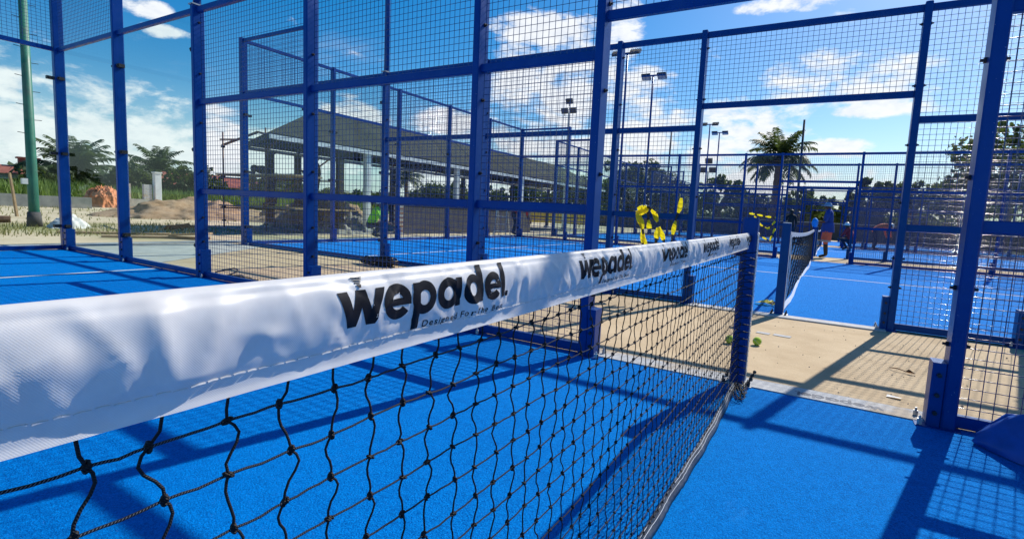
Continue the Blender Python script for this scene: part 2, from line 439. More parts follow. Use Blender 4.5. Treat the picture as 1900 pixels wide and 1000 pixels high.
def bolt_mesh():
    b = MB()
    b.tube([(-0.055, 0, 0), (-0.042, 0, 0), (-0.0415, 0, 0), (-0.031, 0, 0), (0.031, 0, 0), (0.0415, 0, 0), (0.042, 0, 0), (0.055, 0, 0)],
           [0.007, 0.007, 0.013, 0.013, 0.013, 0.013, 0.007, 0.007], 6)
    return b.mesh('bolt', M['darkmetal'])
BOLT = bolt_mesh()
RAILS = {}
def rail_mesh(L):
    key = round(L, 3)
    if key not in RAILS:
        b = MB(); h, d, c = 0.03, 0.022, 0.005
        pr = [(-d+c,-h),(d-c,-h),(d,-h+c),(d,h-c),(d-c,h),(-d+c,h),(-d,h-c),(-d,-h+c)]
        vs = [(0, y, z) for y, z in pr] + [(L, y, z) for y, z in pr]; n = 8
        b.add(vs, [((i+1) % n, i, n+i, n+(i+1) % n) for i in range(n)] + [tuple(range(n)), tuple(range(2*n-1, n-1, -1))])
        RAILS[key] = b.mesh('rail', M['steel'])
    return RAILS[key]
MESHES = {}
def wire_mesh(W, H, fine=True):
    key = (round(W, 3), round(H, 3), fine)
    if key not in MESHES:
        r = 0.0021; n = 6 if fine else 4; paths = []
        nv = int(round(W / 0.05)); nh = int(round(H / 0.05))
        for i in range(nv + 1):
            x = W * i / nv; paths.append([(x, -r*0.9, 0), (x, -r*0.9, H)])
        for j in range(nh + 1):
            z = H * j / nh; paths.append([(0, r*0.9, z), (W, r*0.9, z)])
        V, F, UV = np_tubes(paths, r, n)
        MESHES[key] = np_mesh('wire_mesh', V, F, M['wire'])
    return MESHES[key]
def glass_mesh(W, H):
    key = ('g', W, H)
    if key not in MESHES:
        b = MB(); b.box((0, -0.005, 0), (W, 0.005, H)); MESHES[key] = b.mesh('glass_pane', M['glass'])
    return MESHES[key]
def clamp_mesh():
    b = MB(); b.box((-0.075, -0.032, -0.022), (0.0, 0.032, 0.022)); b.tube([(-0.05, -0.033, 0), (-0.05, -0.045, 0)], 0.012, 6)
    return b.mesh('glass_clamp', M['black'])
CLAMP = clamp_mesh()

XS = [-10, -8, -6, -4, -2, -1, 1, 2, 4, 6, 8, 10]
HDR = 2.235
def fence_side(name, loc, rz, label, near, xmax=10):
    root = empty(name, loc, rz); tag(root, label, 'fence', 'mesh side fences of the courts')
    xs = [x for x in XS if x <= xmax]
    def rail(x0, x1, z): place('rail', rail_mesh(x1 - x0 - PX - (0.03 if 10 in (abs(x0), abs(x1)) else 0)), root, (x0 + PX/2 + (0.03 if x0 == -10 else 0), 0, z))
    for x in xs:
        p = place('post', POST4 if abs(x) >= 8 else POST3, root, (x, 0, 0), (0, 0, 0), (1.9, 1, 1) if abs(x) == 10 else (1, 1, 1))
        s = 1 if x < 0 else -1
        place('foot_bracket', SHOE, p, (0, 0, 0), (0, 0, 0), (s, 1, 1))
        if near and abs(x) <= 6:
            for z in (0.42, 0.70, 1.23, 1.77, 2.31, 2.86): place('bolt', BOLT, p, (0, 0, z))
    for x0, x1 in zip(xs[:-1], xs[1:]):
        a = max(abs(x0), abs(x1)); W = x1 - x0 - PX
        if (x0, x1) == (-1, 1):
            rail(x0, x1, HDR); rail(x0, x1, 3.0)
            place('wire_mesh', wire_mesh(W, 0.70, near), root, (x0 + PX/2, 0, HDR + 0.032)); continue
        rail(x0, x1, 0.045); rail(x0, x1, 3.0)
        if a <= 6:
            rail(x0, x1, 1.0); rail(x0, x1, 2.0)
            place('wire_mesh', wire_mesh(W, 2.92, near), root, (x0 + PX/2, 0.024, 0.055))
        else:
            place('glass_pane', glass_mesh(round(W - 0.016, 3), 2.88), root, (x0 + PX/2 + 0.008, 0, 0.082))
            if a == 10:
                rail(x0, x1, 4.0); place('wire_mesh', wire_mesh(W, 0.93, near), root, (x0 + PX/2, 0, 3.035))
            if near:
                for xe, s in ((x1, 1), (x0, -1)):
                    for z in (0.37, 1.47, 2.58):
                        place('glass_clamp', CLAMP, root, (xe - s*PX/2 - s*0.001, 0, z), (0, 0, 0), (s, 1, 1))
    return root

def back_wall(name, y0, label, near):
    root = empty(name, (-10, y0, 0)); tag(root, label, 'glass wall', 'glass back walls of the courts')
    ys = [0.035, 2, 4, 6, 8, 9.965]
    for y in ys[1:-1]:
        p = place('post', POST4, root, (0, y, 0), (0, 0, R(90)))
        place('foot_bracket', SHOE, p)
    for ya, yb in zip(ys[:-1], ys[1:]):
        W = round(yb - ya - PX, 3)
        for z in (0.045, 3.0, 4.0): place('rail', rail_mesh(W), root, (0, ya + PX/2, z), (0, 0, R(90)))
        place('glass_pane', glass_mesh(round(W - 0.016, 3), 2.88), root, (0, ya + PX/2 + 0.008, 0.082), (0, 0, R(90)))
        place('wire_mesh', wire_mesh(W, 0.93, near), root, (0, ya + PX/2, 3.035), (0, 0, R(90)))
        if near:
            for ye, s in ((yb, 1), (ya, -1)):
                for z in (0.37, 1.47, 2.58): place('glass_clamp', CLAMP, root, (0, ye - s*PX/2 - s*0.001, z), (0, 0, R(90)), (s, 1, 1))
    return root

FL = {0: ['', 'blue mesh side fence of the nearest court, with the open doorway beside the lettered net'],
      1: ['blue mesh fence facing the nearest court across the tan concrete path', 'blue mesh fence on the far long side of the second court'],
      2: ['blue mesh fence on the near long side of the third court', 'blue mesh fence on the far long side of the third court'],
      3: ['blue mesh fence on the near long side of the farthest court', 'blue mesh fence at the very back, far long side of the farthest court']}
for k in range(NC):
    y0 = k * PITCH - 10
    if k: fence_side('side_fence', (0, y0, 0), 0, FL[k][0], k == 1)
    fence_side('side_fence', (0, y0 + 10, 0), 0, FL[k][1], k == 0)
    back_wall('back_wall', y0, ['glass back wall at the left edge, closing the nearest court', 'glass back wall of the second court, below its high mesh strip',
              'glass back wall of the third court, seen past the second', 'glass back wall of the farthest court'][k], k <= 1)

# ------------------------------------------------------------------ net of the nearest court
def top_z(y):
    y = np.asarray(y, float); return np.where(y > -3, 0.887 + 0.018 * ((y + 3) / 3) ** 2, 0.887)
BH = 0.087
Y_IN = -3.35      # the band is finely modelled from here to the post
NCR = 520
cr_y = rng.uniform(Y_IN - 0.05, 0.0, NCR); cr_v = rng.choice([0.072, 0.072, 0.06, 0.04, 0.015], NCR) + rng.uniform(-0.006, 0.004, NCR)
cr_a = rng.normal(0, 0.55, NCR); cr_L = rng.uniform(0.012, 0.040, NCR); cr_w = rng.uniform(0.0018, 0.006, NCR)
cr_h = rng.choice([-1, 1, 1], NCR) * rng.uniform(0.0006, 0.0024, NCR)
cr_h *= np.where(cr_y > -2.62, 1.25, 0.75); cr_w = np.where(cr_y < -2.72, cr_w * 2.4, cr_w); cr_L = np.where(cr_y < -2.72, cr_L * 1.5, cr_L)
cr_h = np.where(cr_y > -1.7, cr_h * 1.5, cr_h * 1.3)
NPL = 170
pl_y = rng.uniform(Y_IN - 0.1, 0, NPL); pl_v = 0.078 - 0.06 * rng.uniform(0, 1, NPL) ** 1.6; pl_a = rng.normal(0.5, 0.7, NPL)
pl_w = rng.uniform(0.007, 0.020, NPL); pl_l = rng.uniform(0.014, 0.034, NPL); pl_h = rng.choice([-1, 1], NPL) * rng.uniform(0.0008, 0.0026, NPL)
def wrinkle(y, v):
    y = np.asarray(y, float); v = np.asarray(v, float)
    out = np.zeros(np.broadcast(y, v).shape)
    for i in range(NCR):
        sel = np.abs(y - cr_y[i]) < 0.11
        if not sel.any(): continue
        dy = y[sel] - cr_y[i]; dv = v[sel] - cr_v[i]
        ca, sa = math.cos(cr_a[i]), math.sin(cr_a[i])
        along = dv * ca + dy * sa; across = dy * ca - dv * sa
        out[sel] += cr_h[i] * np.exp(-(along / cr_L[i]) ** 2) * np.exp(-np.abs(across) / cr_w[i])
    # soft pillows between the tie points
    for i in range(NPL):
        sel = np.abs(y - pl_y[i]) < 0.2
        if not sel.any(): continue
        dy = y[sel] - pl_y[i]; dv = v[sel] - pl_v[i]; ca, sa = math.cos(pl_a[i]), math.sin(pl_a[i])
        out[sel] += pl_h[i] * np.exp(-((dy * ca - dv * sa) / pl_w[i]) ** 2 - ((dv * ca + dy * sa) / pl_l[i]) ** 2)
    fade = np.clip(v / 0.018, 0.12, 1) * np.where(v > 0.068, np.clip(1 - (v - 0.068) / 0.02, 0.25, 1), 1)
    return out * fade
def band_pt(y, v, off=0.0):
    """front sheet of the band: v = metres down from the top roll"""
    r = 0.0085
    t = np.clip(v / (r * np.pi / 2), 0, 1)
    a = t * np.pi / 2
    x = r * np.sin(a); z = -r * (1 - np.cos(a))
    rest = np.clip(v - r * np.pi / 2, 0, None); z = z - rest
    s_ = np.clip(rest / 0.074, 0, 1)
    x = x + 0.0080 * np.sin(s_ ** 0.66 * np.pi) - 0.001 * s_
    x = x + 0.0045 * np.clip((v - 0.0765) / 0.0155, 0, 1) ** 1.2      # the hem below the seam flares out
    x = x + wrinkle(y, v) + off * np.sin(np.maximum(a, 0.3))
    return np.stack([x, y, top_z(y) + z + off * np.cos(a)], -1)
net = empty('net', (0, 0, 0)); tag(net, 'black cord net with a white lettered top band, crossing the foreground', 'net')
ny = int((0 - 0.06 - Y_IN) / 0.0042); yy = np.linspace(Y_IN, -0.045, ny); vv = np.concatenate([np.linspace(0, 0.014, 7), np.linspace(0.0155, BH + 0.005, 42)])
YY, VV = np.meshgrid(yy, vv, indexing='ij')
P = band_pt(YY.ravel(), VV.ravel()).reshape(ny, len(vv), 3)
nv = len(vv); idx = np.arange(ny * nv).reshape(ny, nv)
F = np.stack([idx[:-1, :-1], idx[:-1, 1:], idx[1:, 1:], idx[1:, :-1]], -1).reshape(-1, 4)
band = place('top_band', np_mesh('top_band', P.reshape(-1, 3), F, M['vinyl'], uv=np.stack([YY.ravel(), VV.ravel()], 1)), net)
# rear sheet and the unseen continuation towards the near post
pb = MB()
def prof(y, n=12):
    zt = float(top_z(y)); pts = []
    for i in range(5): a = i / 4 * math.pi / 2; pts.append((-0.0085 * math.sin(a), y, zt - 0.0085 * (1 - math.cos(a))))
    pts.append((-0.011, y, zt - 0.05)); pts.append((-0.004, y, zt - BH - 0.003)); return pts
ys_b = list(np.linspace(-10 + 0.05, -0.045, 120)); rows = [prof(y) for y in ys_b]
pb.add([p for r_ in rows for p in r_], [(i*7+j, (i+1)*7+j, (i+1)*7+j+1, i*7+j+1) for i in range(119) for j in range(6)])
rows = [[(-p[0], p[1], p[2]) for p in prof(y)] for y in np.linspace(-9.95, Y_IN, 60)]
pb.add([p for r_ in rows for p in r_], [(i*7+j, i*7+j+1, (i+1)*7+j+1, (i+1)*7+j) for i in range(59) for j in range(6)])
pb.obj('rear_band', M['vinyl'], net, smooth=True)

# printed lettering, laid onto the wrinkled band
class Glyph:
    def __init__(s): s.p = []; s.f = []; s.lv = 0
    def grid(s, fn, nu, nw):
        b = len(s.p)
        for i in range(nu + 1):
            for j in range(nw + 1):
                q = fn(i / nu, j / nw); s.p.append((q[0], q[1], s.lv))
        for i in range(nu):
            for j in range(nw):
                a = b + i*(nw+1) + j; s.f.append((a, a+1, a+nw+2, a+nw+1))
        s.lv += 1
    def stroke(s, a, b_, c, d):   # quad a-b bottom edge, d-c top edge
        s.grid(lambda u, w_: ((a[0]*(1-w_)+b_[0]*w_)*(1-u) + (d[0]*(1-w_)+c[0]*w_)*u, (a[1]*(1-w_)+b_[1]*w_)*(1-u) + (d[1]*(1-w_)+c[1]*w_)*u), 14, 4)
    def rect(s, x0, x1, z0, z1): s.stroke((x0, z0), (x1, z0), (x1, z1), (x0, z1))
    def arc(s, cx, cz, ro, ri, a0, a1, n=40, sq=1.0):
        s.grid(lambda u, w_: (cx + sq*(ri+(ro-ri)*w_)*math.cos(math.radians(a0+(a1-a0)*u)), cz + (ri+(ro-ri)*w_)*math.sin(math.radians(a0+(a1-a0)*u))), n, 4)
B0 = 0.8352; XH = 0.8710; CZ = (B0 + XH) / 2
def logo():
    g = Glyph(); O = 2.719            # glyph x = y + 2.719
    ro, ri = 0.0193, 0.0087
    # w
    pts = [(0.0, 0.0128), (0.0105, 0.0), ]
    g.stroke((0.0118, B0), (0.0225, B0), (0.0120, XH), (0.0, XH))
    g.stroke((0.0125, B0 + 0.0001), (0.0222, B0 + 0.0001), (0.0340, XH), (0.0225, XH))
    g.stroke((0.0340, B0), (0.0445, B0), (0.0338, XH - 0.0001), (0.0228, XH - 0.0001))
    g.stroke((0.0345, B0 + 0.0001), (0.0443, B0 + 0.0001), (0.0590, XH), (0.0465, XH))
    # e
    def e(cx, k=1.0):
        g.arc(cx, CZ, ro, ri, 8, 322, 44, k); g.rect(cx - 0.0125*k, cx + ro*k*0.985, CZ - 0.0042, CZ + 0.0034)
    e(O - 2.6438)
    # p
    cx = O - 2.6042; g.arc(cx, CZ, ro, ri, 0, 360, 48, 0.97); g.rect(O - 2.6215, O - 2.6110, 0.8178, XH)
    # a
    cx = O - 2.5636; g.arc(cx, CZ, ro, ri, 0, 360, 48); g.rect(O - 2.5505, O - 2.5398, B0, XH)
    # d
    cx = O - 2.5166; g.arc(cx, CZ, ro, ri, 0, 360, 48); g.rect(O - 2.5055, O - 2.4950, B0, 0.8830)
    e(O - 2.4745, 0.94)
    g.rect(O - 2.4555, O - 2.4460, B0, 0.8830)
    g.rect(O - 2.4435, O - 2.4365, B0, B0 + 0.0072)
    # little hatched shuttle mark over the w
    for i in range(6):
        z1 = 0.8835 - i*0.0017; hw0 = 0.0066 * (1 - i/6.6); cxx = O - 2.6925 + 0.0003*i
        g.rect(cxx - hw0, cxx + hw0, z1 - (0.0010 if i < 4 else 0.0017), z1)
    return g
LOGO = logo()
LP = np.array(LOGO.p); LF = LOGO.f
fc = bpy.data.curves.new('tagline', 'FONT'); fc.body = 'Designed For The Best'; fc.size = 1.0; fc.space_character = 1.25; fc.space_word = 0.9; fc.resolution_u = 3; fc.offset = 0.012
fo = bpy.data.objects.new('tagline', fc); COL.objects.link(fo); bpy.context.view_layer.update()
tm = bpy.data.meshes.new_from_object(fo.evaluated_get(bpy.context.evaluated_depsgraph_get()))
bm = bmesh.new(); bm.from_mesh(tm); bmesh.ops.triangulate(bm, faces=bm.faces[:])
TP = np.array([v.co[:2] for v in bm.verts]); TF = [tuple(v.index for v in f.verts) for f in bm.faces]; bm.free()
bpy.data.objects.remove(fo); bpy.data.meshes.remove(tm)
TP[:, 0] = (TP[:, 0] - TP[:, 0].min()) / (TP[:, 0].max() - TP[:, 0].min()); TP[:, 1] = TP[:, 1] / 0.70
def z_to_v(y, z):
    return np.clip(top_z(y) - z + 0.0085 * (math.pi/2 - 1), 0, 1)
for k in range(-1, 6):
    y_off = -2.7235 + 0.503 * k
    y = LP[:, 0] * 0.984 + y_off
    z = 0.8367 + (LP[:, 1] - B0) * 0.984 + (top_z(y) - 0.8877)
    V = band_pt(y, z_to_v(y, z), 0.0004); V[:, 0] += 0.00003 * LP[:, 2]
    place('printed_word', np_mesh('printed_word', V, LF, M['printing']), band)
    y = y_off + 0.1135 + TP[:, 0] * 0.156; z = 0.8195 + TP[:, 1] * 0.0080 + (top_z(y) - 0.8877)
    place('printed_tagline', np_mesh('printed_tagline', band_pt(y, z_to_v(y, z), 0.0005), TF, M['printing']), band)
# stitching along the hem
sb = MB(); ysx = Y_IN
while ysx < -0.08:
    L_ = random.uniform(0.007, 0.0105)
    pp = band_pt(np.array([ysx, ysx + L_ * 0.5, ysx + L_]), np.array([0.0752, 0.0748, 0.0752]) + random.uniform(-0.0006, 0.0006), 0.0006)
    sb.tube([tuple(q) for q in pp], 0.0007, 4); ysx += L_ + 0.0018
tag(sb.obj('stitching', M['vinyl'], band), kind='stuff')

# cords
CELL = 0.046; ZT = 0.776; NR = 17; RC = 0.00118
def hz(j, y):   # height of row j
    y = np.asarray(y, float); base = ZT - CELL * j * 0.985
    return base + (top_z(y) - 0.887) * (1 - j / NR) + 0.0012 * np.sin(y * 31 + j * 1.7)
def hx(j, y):
    return 0.002 * np.sin(np.asarray(y) * 9 + j) + 0.02 * (j / NR) ** 3
ygrid = np.arange(-0.05, -10, -CELL)
yn = [y for y in ygrid if y > -3.45]; yf = [y for y in ygrid if y <= -3.45]
jit = {}
for i, y in enumerate(ygrid):
    for j in range(NR): jit[i, j] = (y + random.gauss(0, 0.0028), random.gauss(0, 0.0008))
for j in range(NR):
    pts = []
    for i in range(len(ygrid)):
        y, dz = jit[i, j]; z = float(hz(j, y)) + dz; x = float(hx(j, y))
        pts.append((x, y, z))
        if i + 1 < len(ygrid):
            y2, dz2 = jit[i+1, j]; m = 3 if ygrid[i] > -3.5 else 0
            for q in range(1, m + 1):
                f = q / (m + 1); yy_ = y + (y2 - y) * f
                pts.append((float(hx(j, yy_)), yy_, float(hz(j, yy_)) + dz + (dz2 - dz) * f - 0.0016 * math.sin(f * math.pi) * random.uniform(0, 1.2)))
    V, F, UV = np_tubes([pts], RC, 8)
    place('cord', np_mesh('cord', V, F, M['cord'], uv=UV), net)
for i, y0 in enumerate(yn):
    pts = []; kn = MB(); sgn = 1 if i % 2 else -1
    lean = random.uniform(-0.006, 0.006)
    zt = float(top_z(y0)) - BH + 0.006
    pts.append((0.002, jit[i, 0][0] + lean, zt))
    for q in (0.33, 0.66):
        pts.append((0.003, jit[i, 0][0] + lean * (1 - q) + sgn * 0.004 * math.sin(q * math.pi), zt + (float(hz(0, y0)) - zt) * q))
    for j in range(NR):
        yk, dz = jit[i, j]; zk = float(hz(j, yk)) + dz; xk = float(hx(j, yk)); pts.append((xk, yk, zk))
        # knot: a loop of cord pulled tight
        kn.ball((xk, yk, zk), 0.0028, 8, 6, 0, (1.0, 1.15, 0.95), 0.2)
        ta = random.uniform(0, 6.28)
        kn.tube([(xk + 0.0032*math.cos(a), yk + 0.0038*math.sin(a)*math.cos(ta), zk + 0.0038*math.sin(a)*math.sin(ta)) for a in np.linspace(0, 5.6, 9)], 0.0014, 5)
        if j < NR - 1:
            y2, dz2 = jit[i, j+1]; z2 = float(hz(j+1, y2)) + dz2; x2 = float(hx(j+1, y2))
            s = sgn * (1 if j % 2 else -1); amp = random.uniform(0.003, 0.0085)
            for q in (0.12, 0.28, 0.45, 0.62, 0.80, 0.92):
                sh = math.sin(q * math.pi * 2) * (0.6) + math.sin(q * math.pi) * 0.7
                pts.append((xk + (x2 - xk) * q + random.gauss(0, 0.0004), yk + (y2 - yk) * q + s * amp * sh, zk + (z2 - zk) * q))
    V, F, UV = np_tubes([pts], RC * 1.02, 7)
    kv = np.array(kn.v); kf = [tuple(a + len(V) for a in f) for f in kn.f]
    allV = np.concatenate([V, kv]); allUV = np.concatenate([UV, np.stack([kv[:, 1] * 900, kv[:, 2] * 900], 1)])
    place('cord', np_mesh('cord', allV, [tuple(f) for f in F.tolist()] + kf, M['cordplain'], uv=allUV), net)
paths = [[(0.002, y, 0.80)] + [(float(hx(j, y)), y + (0.004 if (j+i) % 2 else -0.004), float(hz(j, y))) for j in range(NR)] for i, y in enumerate(yf)]
V, F, UV = np_tubes(paths, RC, 5)
tag(place('cord_netting', np_mesh('cord_netting', V, F, M['cordplain'], uv=UV), net), kind='stuff')
# bottom hem: grey tape with two seams
hb = MB(); hs = MB(); hemn = 160
hy = list(np.linspace(-10 + 0.05, -3.5, 40)) + list(np.linspace(-3.48, -0.22, 240))
rows = []
for y in hy:
    wob = 0.004 * math.sin(y * 5) + 0.002 * math.sin(y * 23)
    lift = 0.05 * max(0, (y + 0.75) / 0.7) ** 2
    pk = 0.0015 * mnoise.noise(Vector((y * 40, 1, 2)))
    rows.append([(0.013 + wob*0.3, y, 0.054 + lift), (0.019 + wob + pk, y, 0.047 + lift), (0.025 + wob - pk, y, 0.036 + lift), (0.030 + wob + 2*pk, y, 0.022 + lift*0.9), (0.035 + wob - pk, y, 0.011 + lift*0.8), (0.026 + wob, y, 0.0095 + lift*0.8)])
hb.add([p for r_ in rows for p in r_], [(i*6+j, i*6+j+1, (i+1)*6+j+1, (i+1)*6+j) for i in range(len(hy)-1) for j in range(5)])
M['hem'] = mat('grey_hem_tape', (0.085, 0.09, 0.10), 0.38, 0.45, 26, bump=0.4, bscale=60)
hem = hb.obj('bottom_hem', M['hem'], net, smooth=True)
for jj in (1, 2):
    hs.tube([(r_[jj][0] + 0.0012, r_[jj][1], r_[jj][2] + 0.0012) for r_ in rows[40:]], 0.0008, 4)
hs.obj('seam', M['line'], hem)

# net post
def net_post(y, s, label, lace):
    root = empty('net_post', (0, y, 0)); tag(root, label, 'net post', 'net posts')
    pm = MB(); pm.cbox(0, 0, 0.085, 0.085, 0.014, 0.985, 0.010); pm.obj('post', M['steel'], root)
    c = MB(); c.cbox(0, 0, 0.079, 0.079, 0.9855, 0.994, 0.010); c.obj('cap', M['alu'] if lace == 0 else M['steel'], root)
    bp = MB(); bp.box((-0.09, -0.075, 0), (0.09, 0.075, 0.013)); bp.obj('base_plate', M['galv'], root)
    fl = MB()   # slotted aluminium rail on the open side
    for z in np.arange(0.03, 0.90, 0.03):
        fl.box((0.0445, -0.022, z), (0.049, 0.022, z + 0.021)); fl.box((0.0445, -0.022, z + 0.0212), (0.049, -0.010, z + 0.0298)); fl.box((0.0445, 0.010, z + 0.0212), (0.049, 0.022, z + 0.0298))
    fl.obj('slotted_rail', M['alu'], root)
    for (x, yy_) in ((0.07, -0.06), (-0.07, -0.06), (0.07, 0.06), (-0.07, 0.06)):
        q = MB(); q.tube([(x, yy_, 0.013), (x, yy_, 0.03)], 0.012, 6); q.tube([(x, yy_, 0.03), (x, yy_, 0.05)], 0.007, 6); q.obj('bolt', M['darkmetal'], root)
    return root
npst = net_post(0.045, 1, 'dark blue net post with slotted metal rail, holding the lettered net', 1)
q = MB()
for i, (x, z) in enumerate([(0.072, 0.032), (0.080, 0.052), (0.088, 0.072), (0.096, 0.092)]):
    q.ball((x, -0.055 + i*0.012, z), 0.0105, 8, 6)
q.tube([(0.068, -0.06, 0.02), (0.098, -0.02, 0.10)], 0.005, 6)
q.obj('tension_knob', M['black'], npst, smooth=True)
q = MB(); pts = []
for i in range(160):
    t = i / 159; z = 0.80 - 0.72 * t; a = t * 2 * math.pi * 17
    pts.append((0.012 + 0.04 * math.cos(a), -0.035 - 0.05 + 0.035 * math.sin(a) * 0.9, z))
q.tube(pts, 0.0022, 5); q.obj('lacing', M['cord'], npst)
q = MB(); q.tube([(0.0, -0.04, 0.885), (0.02, 0.0, 0.90), (0.047, 0.02, 0.905)], 0.004, 6); q.obj('tension_cable', M['galv'], npst)
# bunched spare cord at the foot of the post
rp = MB()
for s_ in range(9):
    pts = []; ph = random.uniform(0, 6.28); cx0 = -0.10 - random.uniform(0, 0.16); 
    for i in range(26):
        a = i / 25 * 6.28 * random.choice([1.0, 1.02]); rr = 0.045 + 0.018 * math.sin(3*a + ph)
        pts.append((0.045 + rr * 0.7 * math.cos(a + ph) + random.gauss(0, 0.004), cx0 + rr * 1.6 * math.sin(a) , 0.022 + 0.035 * (0.6 + 0.5*math.sin(2*a + ph)) + random.gauss(0, 0.003)))
    rp.tube(pts, 0.0022, 5)
tag(rp.obj('spare_cord', M['cordplain'], smooth=True), 'tangled black cord heaped at the foot of the lettered net post', 'cord')

# door thresholds with the printed name
def threshold(y0, y1, x0, x1, z=0.014):
    b = MB(); b.box((x0, y0, 0.0), (x1, y1, z)); return b
for k in range(0, 2):
    yb = 0.0 if k == 0 else GAP
    s = 1 if k == 0 else -1
    t = threshold(min(yb - 0.015*s, yb + 0.15*s), max(yb - 0.015*s, yb + 0.15*s), -0.96, 0.96)
    o = tag(t.obj('door_threshold', M['kerb']), kind='structure')
    if k == 0:
        # word reads from the outside path: w at +x, letters' heads towards the court
        V = np.zeros((len(LP), 3)); V[:, 0] = 0.745 - LP[:, 0] / 0.2825 * 0.43
        V[:, 1] = 0.098 - (LP[:, 1] - 0.8178) / (0.8855 - 0.8178) * 0.095; V[:, 2] = 0.0148 + 0.00002 * LP[:, 2]
        place('printed_word', np_mesh('printed_word', V, LF, M['print_grey'], smooth=False), o)

# ------------------------------------------------------------------ nets of the other courts
def far_net(k):
    y0 = k * PITCH - 10; y1 = y0 + 10
    near = k == 1
    root = empty('net', (0, y0, 0)); tag(root, ['', 'sagging net with thin white band on the second court, beyond the doorway', 'net on the third court, half hidden behind the standing man', 'distant net on the farthest court'][k], 'net')
    tz = lambda t: 0.90 - 0.05 * math.sin(t * math.pi)
    b = MB(); n = 60
    for i in range(n):
        t0, t1 = i / n, (i + 1) / n; ya, yb = 0.09 + 9.82 * t0, 0.09 + 9.82 * t1
        za, zb = tz(t0), tz(t1); d0 = 0.008 * math.sin(i * 2.1); d1 = 0.008 * math.sin((i + 1) * 2.1)
        pa = [(-0.012, ya, za - 0.055 + d0), (-0.010, ya, za), (0.010, ya, za), (0.012, ya, za - 0.058 + d0)]
        pb_ = [(-0.012, yb, zb - 0.055 + d1), (-0.010, yb, zb), (0.010, yb, zb), (0.012, yb, zb - 0.058 + d1)]
        for j in range(3): b.quad(pa[j], pb_[j], pb_[j+1], pa[j+1])
    b.obj('top_band', M['vinyl'], root)
    paths = []; cell = 0.046 if near else 0.09
    for y in np.arange(0.12, 9.9, cell):
        t = y / 10; zt = tz(t) - 0.05
        paths.append([(0.004 * math.sin(j * 2 + y * 9), y + 0.008 * math.sin(j * 3.1 + y * 40), zt + (0.04 - zt) * j / 12) for j in range(13)])
    for j in range(int(0.8 / cell)):
        paths.append([(0.003 * math.sin(y * 7 + j), y, max(0.03, tz(y / 10) - 0.06 - j * cell + 0.006 * math.sin(y * 5 + j))) for y in np.linspace(0.1, 9.9, 60)])
    V, F_, UV = np_tubes(paths, 0.0013, 4)
    tag(place('cord_netting', np_mesh('cord_netting', V, F_, M['cordplain'], uv=UV), root), kind='stuff')
    h = MB(); pts = [(0.01 + 0.02 * math.sin(y * 1.1), y, 0.045 + 0.015 * math.sin(y * 3.3)) for y in np.linspace(0.15, 9.85, 80)]
    for a, c in zip(pts[:-1], pts[1:]):
        h.quad((a[0], a[1], a[2] + 0.03), (c[0], c[1], c[2] + 0.03), (c[0] + 0.02, c[1], c[2] - 0.03), (a[0] + 0.02, a[1], a[2] - 0.03))
    h.obj('bottom_hem', M['line'], root)
    if near:
        r = MB(); r.tube([(0.02, 0.6, 0.86), (0.03, 0.63, 0.5), (0.02, 0.62, 0.05)], 0.006, 5); r.obj('centre_strap', M['line'], root)
    net_post(y0 + 0.05, 1, ['', 'blue net post with a pale cap, standing across the concrete path', 'near net post of the third court, beside the standing man', 'near net post of the farthest court'][k], 0)
    net_post(y1 - 0.05, 1, ['', 'far net post of the second court, with a bright blue cloth on top', 'far net post of the third court', 'far net post of the farthest court'][k], 0)
for k in range(1, NC): far_net(k)
# net posts of unseen shape behind the near one are left out
M['cyan'] = mat('cyan_cloth', (0.01, 0.30, 0.78), 0.6, 0.2, 14, bump=0.3)
b = MB(); b.ball((0, 0, 0.11), 0.115, 10, 9, 0, (0.75, 0.75, 1.25), 0.05)
tag(b.obj('cloth', M['cyan'], None, (0, PITCH - 0.05, 0.975), smooth=True), 'bright blue cloth bundle on the far post of the second net', 'cloth')

# ------------------------------------------------------------------ light poles on the court sides
def light_pole(x, y, label, face, bar):
    root = empty('light_pole', (x, y, 0)); tag(root, label, 'light pole', 'floodlight poles beside the courts')
    H = 6.3
    p = MB(); p.tube([(0, 0, 3.056), (0, 0, 4.5), (0, 0, H)], [0.040, 0.038, 0.034], 10); p.obj('pole', M['steel'], root, smooth=True)
    f = MB(); f.box((-0.045, -0.07, 3.042), (0.045, 0.07, 3.055)); f.obj('base_plate', M['galv'], root)
    c = MB(); c.box((-bar, -0.025, H + 0.002), (bar, 0.025, H + 0.05)); c.obj('cross_bar', M['steel'], root)
    for s in (-1, 1):
        rot = Matrix.Rotation(R(-38 * face), 3, 'X')
        h = MB(); o = Vector((s * (bar - 0.14), 0.10 * face, H + 0.02))
        h.box((o.x - 0.17, o.y - 0.13, o.z - 0.03), (o.x + 0.17, o.y + 0.13, o.z + 0.035), 0, rot)
        for q in range(5): h.box((o.x - 0.15 + q*0.07, o.y - 0.10, o.z + 0.036), (o.x - 0.135 + q*0.07, o.y + 0.10, o.z + 0.075), 0, rot, o)
        hd = h.obj('floodlight', M['lamp'], root)
        g = MB(); g.box((o.x - 0.15, o.y - 0.11, o.z - 0.036), (o.x + 0.15, o.y + 0.11, o.z - 0.031), 0, rot, o); g.obj('lens', M['lampglass'], hd)
    return root
